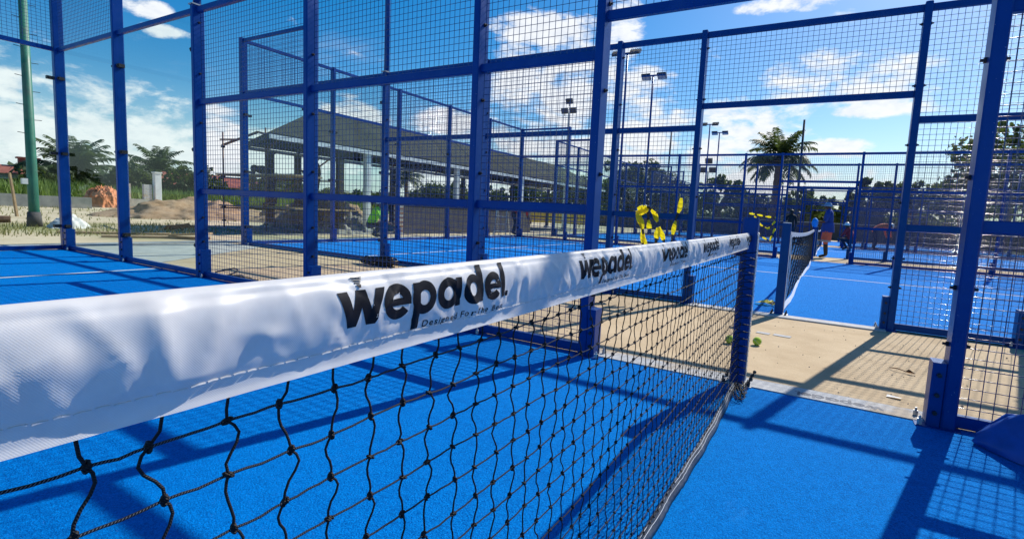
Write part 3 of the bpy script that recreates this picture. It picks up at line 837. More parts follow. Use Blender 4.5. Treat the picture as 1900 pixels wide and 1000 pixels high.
for (x, y, l, fc_) in [(-6, 0.0, 'blue light pole rising from the near fence at the end of the glass', -1),
        (-6, GAP, 'blue light pole on the second court fence facing the concrete path', 1),
        (-6, PITCH, 'light pole with two floodlights behind the second court, nearer of the twin poles', -1),
        (-6, PITCH + GAP, 'light pole with two floodlights on a level bar, at the third court', 1),
        (-6, 2*PITCH, 'light pole behind the third court, above the doorway post', -1),
        (-6, 2*PITCH + GAP, 'light pole at the near side of the farthest court', 1)]:
    light_pole(x, y, l, fc_, 0.45 if y > 5 else 0.5)

# ------------------------------------------------------------------ warning tape, balls, small litter

def film_mat(name, col, trans):
    m, t, p, o = new_mat(name); p.inputs['Base Color'].default_value = c4(col); p.inputs['Roughness'].default_value = 0.35
    nz = t.noise(t.node('ShaderNodeTexCoord').outputs['Object'], 14, 3); t.l.new(t.mix(t.ramp(nz.outputs['Fac'], 0.3, 0.7), c4(tuple(x * 0.85 for x in col)), c4(col)), p.inputs['Base Color'])
    tl = t.node('ShaderNodeBsdfTranslucent'); tl.inputs[0].default_value = c4(col); mx = t.node('ShaderNodeMixShader'); mx.inputs[0].default_value = trans
    t.l.new(p.outputs[0], mx.inputs[1]); t.l.new(tl.outputs[0], mx.inputs[2]); t.l.new(mx.outputs[0], o.inputs[0]); return m
M['tapey'] = film_mat('tape_yellow', (0.88, 0.72, 0.01), 0.5); M['tapek'] = mat('tape_black', (0.012, 0.012, 0.012), 0.4, 0.2, 20)
def tape(paths, label, width=0.085, seg=0.17, ref=(0, 1, 0.2)):
    b = MB()
    for pts in paths:
        pts = [Vector(p) for p in pts]; L = 0; col = 0
        for a, c in zip(pts[:-1], pts[1:]):
            n = max(1, int((c - a).length / 0.03))
            for i in range(n):
                p0 = a.lerp(c, i / n); p1 = a.lerp(c, (i + 1) / n); tw0 = L * 3.1; L += (p1 - p0).length; tw1 = L * 3.1
                fr_ = (L % seg) / seg; wf = 0.50 + 0.55 * max(0, math.sin(math.pi * fr_ / 0.66))
                fp = ((L - (p1 - p0).length) % seg) / seg; wp_ = 0.50 + 0.55 * max(0, math.sin(math.pi * fp / 0.66))
                d = (p1 - p0).normalized(); s0 = d.cross(Vector(ref)).normalized() * width / 2; nrm = d.cross(s0).normalized()
                w0 = s0 * wp_ + nrm * 0.018 * math.sin(tw0); w1 = s0 * wf + nrm * 0.018 * math.sin(tw1)
                th = nrm * 0.001
                b.add([p0 - w0, p0 + w0, p1 + w1, p1 - w1], [(0,1,2,3)], 0 if (L % seg) / seg < 0.66 else 1)
    o = b.obj('warning_tape', [M['tapey'], M['tapek']])
    return tag(o, label, 'warning tape', 'yellow and black warning tapes')
Y = GAP - 0.05      # knotted over the 1 m rail of the fence across the path
tape([[(-1.639, Y, 1.04), (-1.603, Y - 0.01, 0.92), (-1.56, Y, 0.80), (-1.54, Y, 0.60)],
      [(-1.62, Y + 0.03, 1.02), (-1.633, Y, 1.05), (-1.56, Y, 1.085), (-1.494, Y, 1.085), (-1.422, Y, 1.01), (-1.353, Y - 0.01, 0.87), (-1.27, Y, 0.66)],
      [(-1.60, Y - 0.01, 1.0), (-1.55, Y - 0.02, 1.06), (-1.504, Y - 0.01, 1.04), (-1.475, Y - 0.01, 0.84)], [(-1.364, Y - 0.01, 0.86), (-1.375, Y - 0.015, 0.76), (-1.385, Y, 0.64)],
      [(-1.60, Y - 0.015, 0.98), (-1.56, Y - 0.02, 0.86), (-1.51, Y - 0.01, 0.62)]], 'yellow and black tape knotted in a loose arch over the fence rail', 0.075, 0.24)
tape([[(-1.123, Y, 1.21), (-1.128, Y, 1.10), (-1.162, Y - 0.01, 0.98), (-1.188, Y, 0.82), (-1.20, Y, 0.62)]], 'single strand of yellow and black tape hanging beside the knotted arch', 0.06, 0.27)
tape([[(-1.75, 12.5, 1.27), (-1.5, 12.5, 1.24), (-1.3, 12.5, 1.2), (-1.01, 12.5, 1.18)], [(-1.6, 12.5, 1.2), (-1.4, 12.48, 0.95), (-1.19, 12.5, 0.84), (-1.0, 12.5, 1.1)],
      [(-1.64, 12.5, 0.95), (-1.39, 12.5, 0.62), (-1.12, 12.5, 0.5), (-1.0, 12.5, 0.9)]], 'yellow and black tape wound round the doorway post behind the net post', 0.06, 0.24)
tape([[(-0.30, 3.27, 0.03), (-0.2, 3.22, 0.05), (-0.12, 3.28, 0.03), (-0.08, 3.2, 0.04)], [(-0.26, 3.2, 0.04), (-0.15, 3.3, 0.06), (-0.06, 3.24, 0.03)]], 'crumpled yellow tape on the blue floor behind the capped net post', 0.09, 0.3, (0, 0, 1))
for i, (x, y) in enumerate([(-0.02, 1.12), (-0.215, 1.03)]):
    b = MB(); b.ball((0, 0, 0), 0.0335, 16, 12)
    o = b.obj('ball', M['greenball'], None, (x, y, 0.0335), smooth=True)
    s = MB(); s.tube([(0.0338*math.cos(a)*math.cos(0.5*math.sin(2*a)), 0.0338*math.sin(a)*math.cos(0.5*math.sin(2*a)), 0.0338*math.sin(0.5*math.sin(2*a))) for a in np.linspace(0, 6.28, 40)], 0.0011, 4); s.obj('ball_seam', M['line'], o)
    tag(o, ['green ball on the concrete to the right of the near net post', 'green ball on the concrete seen through the near net'][i], 'ball', 'green balls on the concrete')
M['deadleaf'] = mat('dry_leaf', (0.20, 0.09, 0.03), 0.8, 0.3, 30)
b = MB(); b.tube([(0.86, 1.06, 0.010), (0.90, 1.02, 0.022), (0.95, 1.0, 0.014)], [0.003, 0.004, 0.003], 5)
b.add([(0.94, 1.0, 0.012), (0.965, 1.015, 0.03), (1.0, 0.985, 0.012), (0.97, 0.98, 0.022), (0.965, 1.0, 0.008)], [(0,1,4),(1,2,4),(4,2,3),(0,4,3)])
tag(b.obj('dry_leaf', M['deadleaf']), 'small brown dry leaf with its stalk on the tan concrete', 'leaf')
for i, (x0, x1) in enumerate([(-0.09, 0.02), (0.05, 0.19)]):
    b = MB(); b.add([(x0, 1.60, 0.004), (x1, 1.585, 0.004), (x1 + 0.01, 1.66, 0.004), (x0 + 0.01, 1.67, 0.004)], [(0,1,2,3)])
    tag(b.obj('paint_mark', M['kerb']), kind='structure')
M['paper'] = mat('paper', (0.8, 0.8, 0.78), 0.8, 0.05, 20)
b = MB(); b.add([(0.78, 0.34, 0.006), (0.85, 0.33, 0.012), (0.86, 0.36, 0.006), (0.79, 0.37, 0.010)], [(0,1,2,3)])
tag(b.obj('paper_scrap', M['paper']), 'scrap of white paper on the concrete near the doorway post', 'paper')

# grit and blown sand grains on the concrete between the courts
g = np.random.default_rng(21); gb = MB()
for i in range(420):
    gx, gy = g.uniform(-4, 2.4), g.uniform(0.14, GAP - 0.14); r_ = g.uniform(0.0015, 0.005) * (2 if g.uniform() < 0.06 else 1)
    gb.ball((gx, gy, r_ * 0.6), r_, 5, 3, 0, (1, 1, 0.7), 0.2)
tag(gb.obj('grit', M['rubble']), 'scattered grit on the tan concrete', 'grit', None, 'stuff')
# blue tarpaulin heaped against the fence at the right edge
M['tarpb'] = mat('blue_tarp', (0.006, 0.07, 0.36), 0.38, 0.15, 12, bump=0.25, bscale=26, spec=0.5)
V = []; Fq = []; nu, nw = 46, 26
for i in range(nu):
    u = i / (nu - 1); x = 1.08 + 1.15 * u
    half = 0.03 + 0.20 * min(1, u * 2.6) ** 0.8
    for j in range(nw):
        w_ = j / (nw - 1) * 2 - 1
        yc = -0.16 - 0.16 * min(1, u * 3)
        hgt = (0.04 + 0.36 * min(1, u * 2.4) ** 0.8) * max(0, 1 - abs(w_) ** 2.2)
        nz = mnoise.fractal(Vector((x * 5, w_ * 1.6, 3.1)), 0.9, 2.0, 4)
        ridge = 0.05 * abs(mnoise.noise(Vector((x * 9, w_ * 2.5 + x * 4, 9)))) * max(0, 1 - abs(w_))
        V.append((x + 0.03 * nz, yc + half * w_ + 0.02 * nz, 0.012 + hgt * (1 + 0.35 * nz) + ridge))
for i in range(nu - 1):
    for j in range(nw - 1): Fq.append((i*nw+j, (i+1)*nw+j, (i+1)*nw+j+1, i*nw+j+1))
tag(place('tarpaulin', np_mesh('tarpaulin', V, Fq, M['tarpb'])), 'crumpled blue tarpaulin against the fence at the right edge', 'tarpaulin')

# cables on the concrete
b = MB(); pts = []
for i in range(60):
    t = i / 59; pts.append((-5.98 + 0.55 * t + 0.06 * math.sin(t * 9), 0.13 + 0.16 * math.sin(t * 7.5) ** 2, 0.012 + 0.18 * max(0, 0.25 - abs(t - 0.15)) * 2))
b.tube(pts, 0.009, 6); b.tube([(p[0] + 0.05, p[1] + 0.05 + 0.05 * math.sin(i * 0.3), 0.012) for i, p in enumerate(pts)], 0.008, 6)
tag(b.obj('cable', M['black'], smooth=True), 'black cable looped on the ground behind the fence post by the glass', 'cable')
b = MB()
for s_ in range(7):
    r0 = 0.22 + 0.04 * s_ % 0.12; pts = [(-5.78 + r0 * 1.2 * math.cos(a) + random.gauss(0, 0.01), GAP - 0.28 + r0 * 0.55 * math.sin(a) + random.gauss(0, 0.01), 0.015 + 0.018 * s_ + 0.012 * math.sin(a * 2 + s_)) for a in np.linspace(0, 6.6, 34)]
    b.tube(pts, 0.013, 5)
tag(b.obj('cable_coil', M['black'], smooth=True), 'coil of black cable beside the light pole of the second court', 'cable')

# ------------------------------------------------------------------ pavilion
M['roof'] = mat('roof_sheet', (0.045, 0.048, 0.043), 0.9, 0.25, 1.2, spec=0.1, bump=0.2, bscale=8, dirt=(0.10, 0.085, 0.06), dirt_amt=0.5)
M['whitepaint'] = mat('white_paint', (0.74, 0.76, 0.76), 0.5, 0.08, 4, dirt=(0.4, 0.36, 0.30), dirt_amt=0.3)
M['darkwall'] = mat('dark_wall', (0.075, 0.07, 0.072), 0.85, 0.3, 3, bump=0.4, bscale=20)
M['brick'] = mat('brick_red', (0.27, 0.14, 0.085), 0.85, 0.25, 9, bump=0.5, bscale=40)
M['wood'] = mat('raw_timber', (0.36, 0.25, 0.14), 0.75, 0.25, 7, bump=0.3, bscale=30)
M['rust'] = mat('rusty_steel', (0.14, 0.075, 0.045), 0.75, 0.35, 9, bump=0.2)
pav = empty('pavilion', (-15.1, 16, 0)); tag(pav, 'open pavilion with grey hipped roof on white columns behind the second court', 'pavilion')
X0, X1, Y0, Y1, ZE, ZR = -2.15, 2.05, -11.0, 11.5, 2.70, 3.98
YB = -9.4      # the back eave starts farther along than the front one
def roof_face(name, pts, n_sheets, parent):
    """one slope of the roof, laid as overlapping ribbed sheets"""
    a, b_, c, d = [Vector(p) for p in pts]   # a-b eave, d-c ridge
    nrm = (b_ - a).cross(d - a).normalized()
    if nrm.z < 0: nrm = -nrm
    for i in range(n_sheets):
        t0, t1 = i / n_sheets, (i + 1) / n_sheets
        q = [a.lerp(b_, t0), a.lerp(b_, t1), d.lerp(c, t1), d.lerp(c, t0)]
        off = nrm * (0.012 * (i % 2))
        m_ = MB(); lo = [p + off for p in q]; hi = [p + off + nrm * 0.035 for p in q]
        m_.add(lo + hi, [(3,2,1,0),(4,5,6,7),(0,1,5,4),(1,2,6,5),(2,3,7,6),(3,0,4,7)])
        m_.obj(name, M['roof'], parent)
rf = empty('roof', (0, 0, 0)); rf.parent = pav
RX = -0.05; HA, HB = -8.1, 8.6
roof_face('roof_sheet', [(X1, Y0, ZE), (X1, Y1, ZE), (RX, HB, ZR), (RX, HA, ZR)], 22, rf)
roof_face('roof_sheet', [(X0, YB, ZE), (X0, Y1, ZE), (RX, HB, ZR), (RX, HA, ZR)], 22, rf)
roof_face('roof_sheet', [(X0, YB, ZE), (X1, Y0, ZE), (RX + 0.02, HA, ZR), (RX - 0.02, HA, ZR)], 5, rf)
roof_face('roof_sheet', [(X0, Y1, ZE), (X1, Y1, ZE), (RX + 0.02, HB, ZR), (RX - 0.02, HB, ZR)], 5, rf)
for (a, c) in [((X1 - 0.02, Y0, ZE - 0.13), (X1 + 0.03, Y1, ZE - 0.01)), ((X0 - 0.03, YB, ZE - 0.13), (X0 + 0.02, Y1, ZE - 0.01))]:
    b = MB(); b.box(a, c); b.obj('fascia', M['whitepaint'], pav)
for ya_, yb_ in ((YB, Y0), (Y1, Y1)):
    b = MB(); q0 = [(X0 + 0.03, ya_ - 0.02), (X1 - 0.03, yb_ - 0.02), (X1 - 0.03, yb_ + 0.02), (X0 + 0.03, ya_ + 0.02)]
    b.prism(q0, ZE - 0.13, ZE - 0.01); b.obj('fascia', M['roof'], pav)
for yy_ in np.arange(Y0 + 0.9, Y1, 1.4):
    b = MB()
    t = min(1, max(0, (yy_ - Y0) / (HA - Y0))) if yy_ < HA else (min(1, max(0, (Y1 - yy_) / (Y1 - HB))) if yy_ > HB else 1)
    zr = ZE - 0.14 + (ZR - ZE) * t
    xa, xb = RX + (X0 + 0.1 - RX) * 1, RX + (X1 - 0.1 - RX) * 1
    b.tube([(xa, yy_, ZE - 0.10), (RX, yy_, zr), (xb, yy_, ZE - 0.10)], 0.04, 4); b.obj('rafter', M['rust'], pav)
for i, yy_ in enumerate((-10.2, -7.67, -3.2, 1.6, 6.2, 10.6)):
    for xx in (X0 + 0.35, X1 - 0.15):
        if yy_ < -10: yy_ = -10.2 if xx > 0 else -8.7
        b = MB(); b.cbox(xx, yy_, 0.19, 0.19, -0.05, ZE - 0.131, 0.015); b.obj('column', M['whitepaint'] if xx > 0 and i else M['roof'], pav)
        b = MB(); b.cbox(xx, yy_, 0.28, 0.28, -0.05, 0.12, 0.015); b.obj('column_base', M['kerb'], pav)
b = MB(); b.box((X0, Y0 + 0.2, -0.06), (X1, Y1, -0.02)); b.obj('floor_slab', M['rubble'], pav)
b = MB(); b.box((X1 - 0.05, -6.3, -0.05), (X1 + 0.10, 2.2, 1.02)); b.box((X1 - 0.08, -6.3, 1.022), (X1 + 0.13, 2.2, 1.07)); b.obj('parapet', M['darkwall'], pav)
bk = MB(); bk.box((-0.112, -0.05, 0), (0.112, 0.05, 0.066)); BRK = bk.mesh('brick', M['brick'])
pil = MB(); pil.box((X1 - 0.095, -6.545, -0.05), (X1 + 0.125, -6.325, 1.12)); pl = pil.obj('pillar', M['kerb'], pav)
for r_ in range(15):
    for s in (0, 1):
        if r_ % 2: place('brick', BRK, pl, (X1 + 0.015, -6.435 + (-0.058 if s else 0.058), -0.04 + r_ * 0.078), (0, 0, 0), (1.06, 1, 1))
        else: place('brick', BRK, pl, (X1 + 0.015 + (-0.058 if s else 0.058), -6.435, -0.04 + r_ * 0.078), (0, 0, R(90)), (1.06, 1, 1))
# far low buildings behind the pavilion seen as pale walls
def heap(name, c, rx, ry, h, m, label, cat, rough_=0.35, seed=1, sharp=1.6, n=64):
    V = []; Fq = []
    for i in range(n + 1):
        for j in range(n + 1):
            u, v = i / n * 2 - 1, j / n * 2 - 1; r_ = math.hypot(u, v)
            base = max(0, 1 - r_ ** sharp)
            nz = mnoise.fractal(Vector((u * 3 + seed * 7, v * 3, seed)), 0.8, 2.0, 5)
            n2_ = mnoise.fractal(Vector((u * 14 + seed, v * 14, seed * 3)), 0.7, 2.0, 4)
            V.append((c[0] + u * rx * (1 + 0.12 * nz), c[1] + v * ry * (1 + 0.12 * nz), c[2] - 0.06 + h * base * (1 + rough_ * nz + 0.16 * n2_)))
    for i in range(n):
        for j in range(n): Fq.append((i*(n+1)+j, (i+1)*(n+1)+j, (i+1)*(n+1)+j+1, i*(n+1)+j+1))
    return tag(place(name, np_mesh(name, V, Fq, m)), label, cat)
heap('earth_mound', (-24.0, 8.4, 0), 2.6, 3.6, 0.85, M['dirt'], 'long mound of dug brown earth behind the glass corner', 'mound', 0.35, 2, 1.4)
heap('earth_mound', (-20.5, 12.0, 0), 2.8, 3.2, 0.95, M['dirt'], 'reddish earth mound beyond the scaffold', 'mound', 0.5, 5, 1.5)
heap('rubble_heap', (-17.0, 9.2, 0), 1.6, 2.0, 0.85, M['rubble'], 'grey rubble heap at the foot of the scaffold', 'rubble', 0.8, 3, 1.5)
heap('rubble_heap', (-13.9, 7.9, 0), 0.9, 1.3, 0.75, M['rubble'], 'grey rubble heap under the near end of the pavilion roof', 'rubble', 0.8, 8, 1.6)
M['orange'] = mat('orange_tarp', (0.62, 0.22, 0.09), 0.7, 0.2, 2, bump=0.5, bscale=4)
heap('covered_pile', (-37.6, 9.65, 0), 1.5, 0.95, 1.15, M['orange'], 'pile covered by a faded orange tarpaulin on the sand', 'covered pile', 0.12, 4, 2.6)
M['sack'] = mat('white_sack', (0.66, 0.66, 0.64), 0.8, 0.2, 6, bump=0.5, bscale=20)
heap('sack', (-16.5, 1.95, 0), 0.32, 0.42, 0.30, M['sack'], 'slumped white sack at the foot of the green pole', 'sack', 0.4, 6, 2.2, 20)

# scaffold
sc = empty('scaffold', (-15.4, 6.2, 0)); tag(sc, 'rusty tube scaffold with plank platforms in front of the pavilion', 'scaffold')
def sbar(name, a, c, r_=0.024, m_='rust'):
    q = MB(); q.tube([a, c], r_, 6); return q.obj(name, M[m_], sc, smooth=True)
for (x, y, h) in [(-1.12, -0.6, 2.95), (1.15, -0.6, 3.0), (0.25, 1.0, 2.6), (-1.1, 1.0, 2.5), (2.2, 0.9, 2.6)]:
    u = sbar('upright', (x, y, -0.05), (x, y, h))
    for z in (0.2, 0.65, 1.6, 2.5):
        q = MB(); q.box((x - 0.04, y - 0.04, z - 0.03), (x + 0.04, y + 0.04, z + 0.03)); q.obj('coupler', M['darkmetal'], u, tuple(-Vector((0, 0, 0))))
for (a, c) in [((-1.3, -0.64, 0.68), (2.3, -0.64, 0.66)), ((-1.3, -0.64, 1.62), (2.4, -0.64, 1.58)), ((-1.2, -0.64, 2.72), (1.3, -0.64, 2.66)), ((-1.2, 1.04, 1.6), (2.4, 1.04, 1.6)),
               ((-1.16, -0.7, 1.55), (-1.16, 1.1, 1.55)), ((1.19, -0.7, 1.55), (1.19, 1.1, 1.55)), ((-1.12, -0.7, 0.6), (-1.12, 1.1, 0.6)), ((1.15, -0.68, 0.7), (2.25, 0.9, 2.4))]:
    sbar('ledger', a, c)
for i in range(4):
    q = MB(); q.box((-1.7 + 0.1*i, -0.55 + 0.24*i, 1.632), (2.5 - 0.05*i, -0.33 + 0.24*i, 1.675)); q.obj('plank', M['wood'], sc)
for i in range(8):
    q = MB(); q.box((-0.6, -0.5 + 0.26*i, 0.69), (2.4, -0.27 + 0.26*i, 0.73)); q.obj('plank', M['wood'], sc)

# ladder
ld = empty('ladder', (-10.95, 12.9, 0), R(20)); tag(ld, 'metal step ladder beyond the corner of the second court', 'ladder')
for s in (-1, 1):
    q = MB(); q.tube([(s * 0.24, -0.25, 0), (s * 0.18, 0.0, 1.25)], 0.022, 5); q.obj('rail', M['alu'], ld)
    q = MB(); q.tube([(s * 0.24, 0.45, 0), (s * 0.18, 0.02, 1.25)], 0.018, 5); q.obj('rear_leg', M['alu'], ld)
for i in range(4):
    t = (i + 0.6) / 4.4; q = MB(); q.box((-0.24 + 0.06*t, -0.25 + 0.25*t - 0.03, 1.25*t - 0.015), (0.24 - 0.06*t, -0.25 + 0.25*t + 0.05, 1.25*t + 0.015)); q.obj('rung', M['alu'], ld)

# boundary walls
M['yellow'] = mat('yellow_boards', (0.50, 0.36, 0.05), 0.7, 0.25, 3, bump=0.2)
yw = empty('board_fence', (-17.6, 29.2, 0), math.atan2(8.0, 1.9)); tag(yw, 'low yellow board fence far behind the second court', 'fence')
for i in range(5):
    q = MB(); q.box((-4.6 + i*1.84, -0.02, 0.75), (-2.8 + i*1.84, 0.02, 1.12)); q.obj('board', M['yellow'], yw)
    q = MB(); q.box((-4.6 + i*1.84, -0.02, 0.28), (-2.8 + i*1.84, 0.02, 0.66)); q.obj('board', M['yellow'], yw)
    q = MB(); q.box((-4.66 + i*1.84, 0.022, -0.05), (-4.58 + i*1.84, 0.09, 1.2)); q.obj('post', M['wood'], yw)
bw = empty('boundary_wall', (4, 45.5, 0)); tag(bw, 'long dark boundary wall with pale coping behind the farthest court', 'wall')
for i in range(14):
    x0 = -34 + i * 4.6
    q = MB(); q.box((x0, -0.1, -0.05), (x0 + 4.58, 0.1, 1.345)); q.obj('wall_panel', M['darkwall'], bw)
    q = MB(); q.box((x0 - 0.12, -0.16, -0.05), (x0 + 0.10, -0.101, 1.42)); q.obj('pier', M['brick'], bw)
q = MB(); q.box((-34, -0.14, 1.36), (30.4, 0.14, 1.42)); q.obj('coping', M['kerb'], bw)
lw = empty('low_wall', (-34.5, 4.0, 0), R(78)); tag(lw, 'low pale concrete wall along the sandy ground at far left', 'wall')
for i in range(5):
    q = MB(); q.box((-7 + i * 2.2, -0.12, -0.05), (-4.82 + i * 2.2, 0.12, 0.52 + 0.03 * (i % 2))); q.obj('wall_block', M['palecon'], lw)

# ------------------------------------------------------------------ things on the sandy ground at left
M['greenpole'] = mat('green_pole_paint', (0.02, 0.15, 0.10), 0.5, 0.25, 2, dirt=(0.10, 0.11, 0.10), dirt_amt=0.5)
gp = empty('utility_pole', (-17.1, 1.48, 0)); tag(gp, 'tall green pole with climbing pegs behind the glass back wall', 'pole')
b = MB(); b.tube([(0, 0, -0.05), (0, 0, 0.6), (0, 0, 7.5)], [0.105, 0.10, 0.07], 14); b.obj('shaft', M['greenpole'], gp, smooth=True)
b = MB(); b.tube([(0, 0, -0.05), (0, 0, 0.32)], [0.15, 0.12], 12); b.obj('footing', M['darkwall'], gp, smooth=True)
b = MB(); b.box((-0.02, -0.20, 1.0), (0.10, -0.10, 1.14)); b.obj('junction_box', M['whitepaint'], gp)
for i in range(16):
    z = 1.9 + i * 0.34; s = -1 if i % 2 else 1
    b = MB(); r0 = 0.10 - 0.005 * z; b.tube([(0.02, s*r0*0.9, z), (0.03, s*(r0 + 0.13), z + 0.01)], 0.008, 5); b.obj('climbing_peg', M['darkmetal'], gp)
b = MB(); b.tube([(-22.95, 2.58, -0.05), (-22.93, 2.52, 0.7), (-22.92, 2.46, 1.35)], [0.05, 0.045, 0.04], 6); tag(b.obj('stake', M['wood']), 'leaning wooden stake standing in the sand left of the green pole', 'stake')
wp = empty('gate_pillar', (-38.5, 12.75, 0)); tag(wp, 'white square pillar rising before the far grass', 'pillar')
b = MB(); b.cbox(0, 0, 0.36, 0.36, -0.05, 2.22, 0.02); b.obj('shaft', M['whitepaint'], wp); b = MB(); b.cbox(0, 0, 0.44, 0.44, 2.221, 2.30, 0.02); b.obj('cap', M['whitepaint'], wp)
b = MB(); b.box((-0.2, -1.9, -0.05), (0.1, -0.2, 0.5)); b.obj('plinth', M['palecon'], wp)
for i in range(6):
    b = MB(); yv = -1.85 + (i % 2) * 1.1; z = 0.503 + (i // 2) * 0.32
    b.box((-0.15, yv, z), (0.1, yv + 0.42, z + 0.31)); b.obj('concrete_block', M['kerb'], wp)
M['crate'] = mat('yellow_crate_plastic', (0.55, 0.42, 0.07), 0.6, 0.2, 5)
for i, (a, c, l) in enumerate([((-13.2, 1.5), (-12.2, 3.1), 'long pale plank lying on the ground behind the glass'), ((-12.6, 2.5), (-11.9, 2.95), 'short pale plank resting across the long one'), ((-14.6, 1.2), (-13.6, 2.9), 'weathered plank lying on the dry grass farther back')]):
    a, c = Vector((*a, 0)), Vector((*c, 0)); d = c - a; an = math.atan2(d.y, d.x)
    b = MB(); b.box((0, -0.11, 0), (d.length, 0.11, 0.045)); o = b.obj('plank', M['wood'], None, (a.x, a.y, -0.045 + 0.05 * (i == 1)), (0, R(-5) if i == 1 else 0, an)); tag(o, l, 'plank', 'loose planks on the ground')
b = MB()
for i in range(7):
    a = random.uniform(0, 3.1); b.tube([(-15.2 - 0.3*math.cos(a), 3.8 - 0.35*math.sin(a), 0.0), (-15.2, 3.8 + 0.1*i - 0.3, 0.08), (-15.2 + 0.35*math.cos(a), 3.8 + 0.4*math.sin(a), 0.10 + 0.05*math.sin(i))], [0.03, 0.035, 0.015], 5)
tag(b.obj('branch_pile', M['rust']), 'dark heap of broken branches on the sand', 'branches')
b = MB(); b.tube([(-18.4, 0.3, 0.06), (-18.1, 1.3, 0.08)], [0.10, 0.09], 8); tag(b.obj('log', M['rust']), 'short brown log lying left of the green pole', 'log')

# houses far left
M['rooftile'] = mat('red_roof', (0.30, 0.09, 0.06), 0.75, 0.25, 2, bump=0.3, bscale=12)
M['render'] = mat('house_render', (0.44, 0.42, 0.38), 0.8, 0.15, 1.5)
M['winglass'] = mat('dark_window', (0.02, 0.025, 0.03), 0.15, 0.2, 3)
def house(loc, rz, L_, W_, h, rh, label, chim):
    r_ = empty('house', loc, rz); tag(r_, label, 'house')
    b = MB(); b.box((-L_/2, -W_/2, -0.1), (L_/2, W_/2, h)); b.obj('wall', M['render'], r_)
    b = MB(); e_ = 0.4
    b.add([(-L_/2-e_, -W_/2-e_, h+0.003), (L_/2+e_, -W_/2-e_, h+0.003), (L_/2+e_, W_/2+e_, h+0.003), (-L_/2-e_, W_/2+e_, h+0.003), (-L_/2+W_*0.3, 0, h+rh), (L_/2-W_*0.3, 0, h+rh)],
          [(3,2,1,0), (0,1,5,4), (1,2,5), (2,3,4,5), (3,0,4)])
    rr = b.obj('roof', M['rooftile'], r_)
    if chim:
        b = MB(); b.box((chim - 0.7, -0.6, h + 0.1), (chim + 0.7, 0.6, h + rh + 0.75)); b.box((chim - 0.85, -0.75, h + rh + 0.752), (chim + 0.85, 0.75, h + rh + 0.9)); b.obj('roof_turret', M['rooftile'], rr)
    for i in range(int(L_ / 2.4)):
        x = -L_/2 + 1.2 + i * 2.4
        for s in (-1, 1):
            b = MB(); b.box((x - 0.5, s*(W_/2 + 0.002) - 0.01, h*0.35), (x + 0.5, s*(W_/2 + 0.002) + 0.01, h*0.78)); f_ = b.obj('window', M['whitepaint'], r_)
            b = MB(); b.box((x - 0.43, s*(W_/2 + 0.016) - 0.002, h*0.38), (x + 0.43, s*(W_/2 + 0.016) + 0.002, h*0.75)); b.obj('pane', M['winglass'], f_)
house((-74, 13.2, 0), R(82), 11, 6, 2.1, 0.9, 'low house with red roof and small turret at the far left', 2.6)
house((-60, 24.5, 0), R(60), 8, 5, 1.9, 1.3, 'low house with reddish roof beyond the scaffold', 0)
house((-66, 33, 0), R(50), 12, 5, 2.2, 1.1, 'long low house with red roof behind the pavilion columns', 0)

# ------------------------------------------------------------------ vegetation
def leaf_mat(name, a, b_, trans=0.35):
    m, t, p, o = new_mat(name)
    co = t.node('ShaderNodeTexCoord').outputs['Object']; nz = t.noise(co, 1.7, 5, 0.7)
    c = t.mix(t.ramp(nz.outputs['Fac'], 0.3, 0.7), c4(a), c4(b_)); t.l.new(c, p.inputs['Base Color'])
    p.inputs['Roughness'].default_value = 0.55; p.inputs['Specular IOR Level'].default_value = 0.35
    tl = t.node('ShaderNodeBsdfTranslucent'); t.l.new(t.mix(0.5, c, (0.16, 0.22, 0.02, 1)), tl.inputs[0])
    mx = t.node('ShaderNodeMixShader'); mx.inputs[0].default_value = trans
    t.l.new(p.outputs[0], mx.inputs[1]); t.l.new(tl.outputs[0], mx.inputs[2]); t.l.new(mx.outputs[0], o.inputs[0])
    return m
M['leafd'] = leaf_mat('dark_leaf', (0.022, 0.042, 0.016), (0.068, 0.095, 0.03), 0.3)
M['leafm'] = leaf_mat('mid_leaf', (0.032, 0.062, 0.014), (0.08, 0.12, 0.03), 0.3)
M['palmleaf'] = leaf_mat('palm_leaf', (0.030, 0.058, 0.018), (0.085, 0.12, 0.04), 0.25)
M['bark'] = mat('bark', (0.11, 0.08, 0.055), 0.9, 0.35, 6, bump=0.6, bscale=14)

def leaf_cloud(centres, radii, per, size, sq=0.75, seed=0):
    g = np.random.default_rng(seed); V = []; n = 0
    for c, r_ in zip(centres, radii):
        m_ = int(per * (r_ ** 1.6)) + 12
        d = g.normal(size=(m_, 3)); d /= np.linalg.norm(d, axis=1)[:, None]
        rad = r_ * g.uniform(0.35, 1.05, m_) ** 0.6
        p = np.asarray(c) + d * rad[:, None] * np.array([1, 1, sq])
        a = g.normal(size=(m_, 3)); a /= np.linalg.norm(a, axis=1)[:, None]
        bb = np.cross(a, g.normal(size=(m_, 3))); bb /= np.linalg.norm(bb, axis=1)[:, None]
        s = size * g.uniform(0.5, 1.3, m_)[:, None]
        V.append(np.stack([p - a*s, p + bb*s*0.55 - a*s*0.1, p + a*s, p - bb*s*0.55 + a*s*0.1], 1).reshape(-1, 3)); n += m_
    V = np.concatenate(V); return V, np.arange(4 * n).reshape(-1, 4)
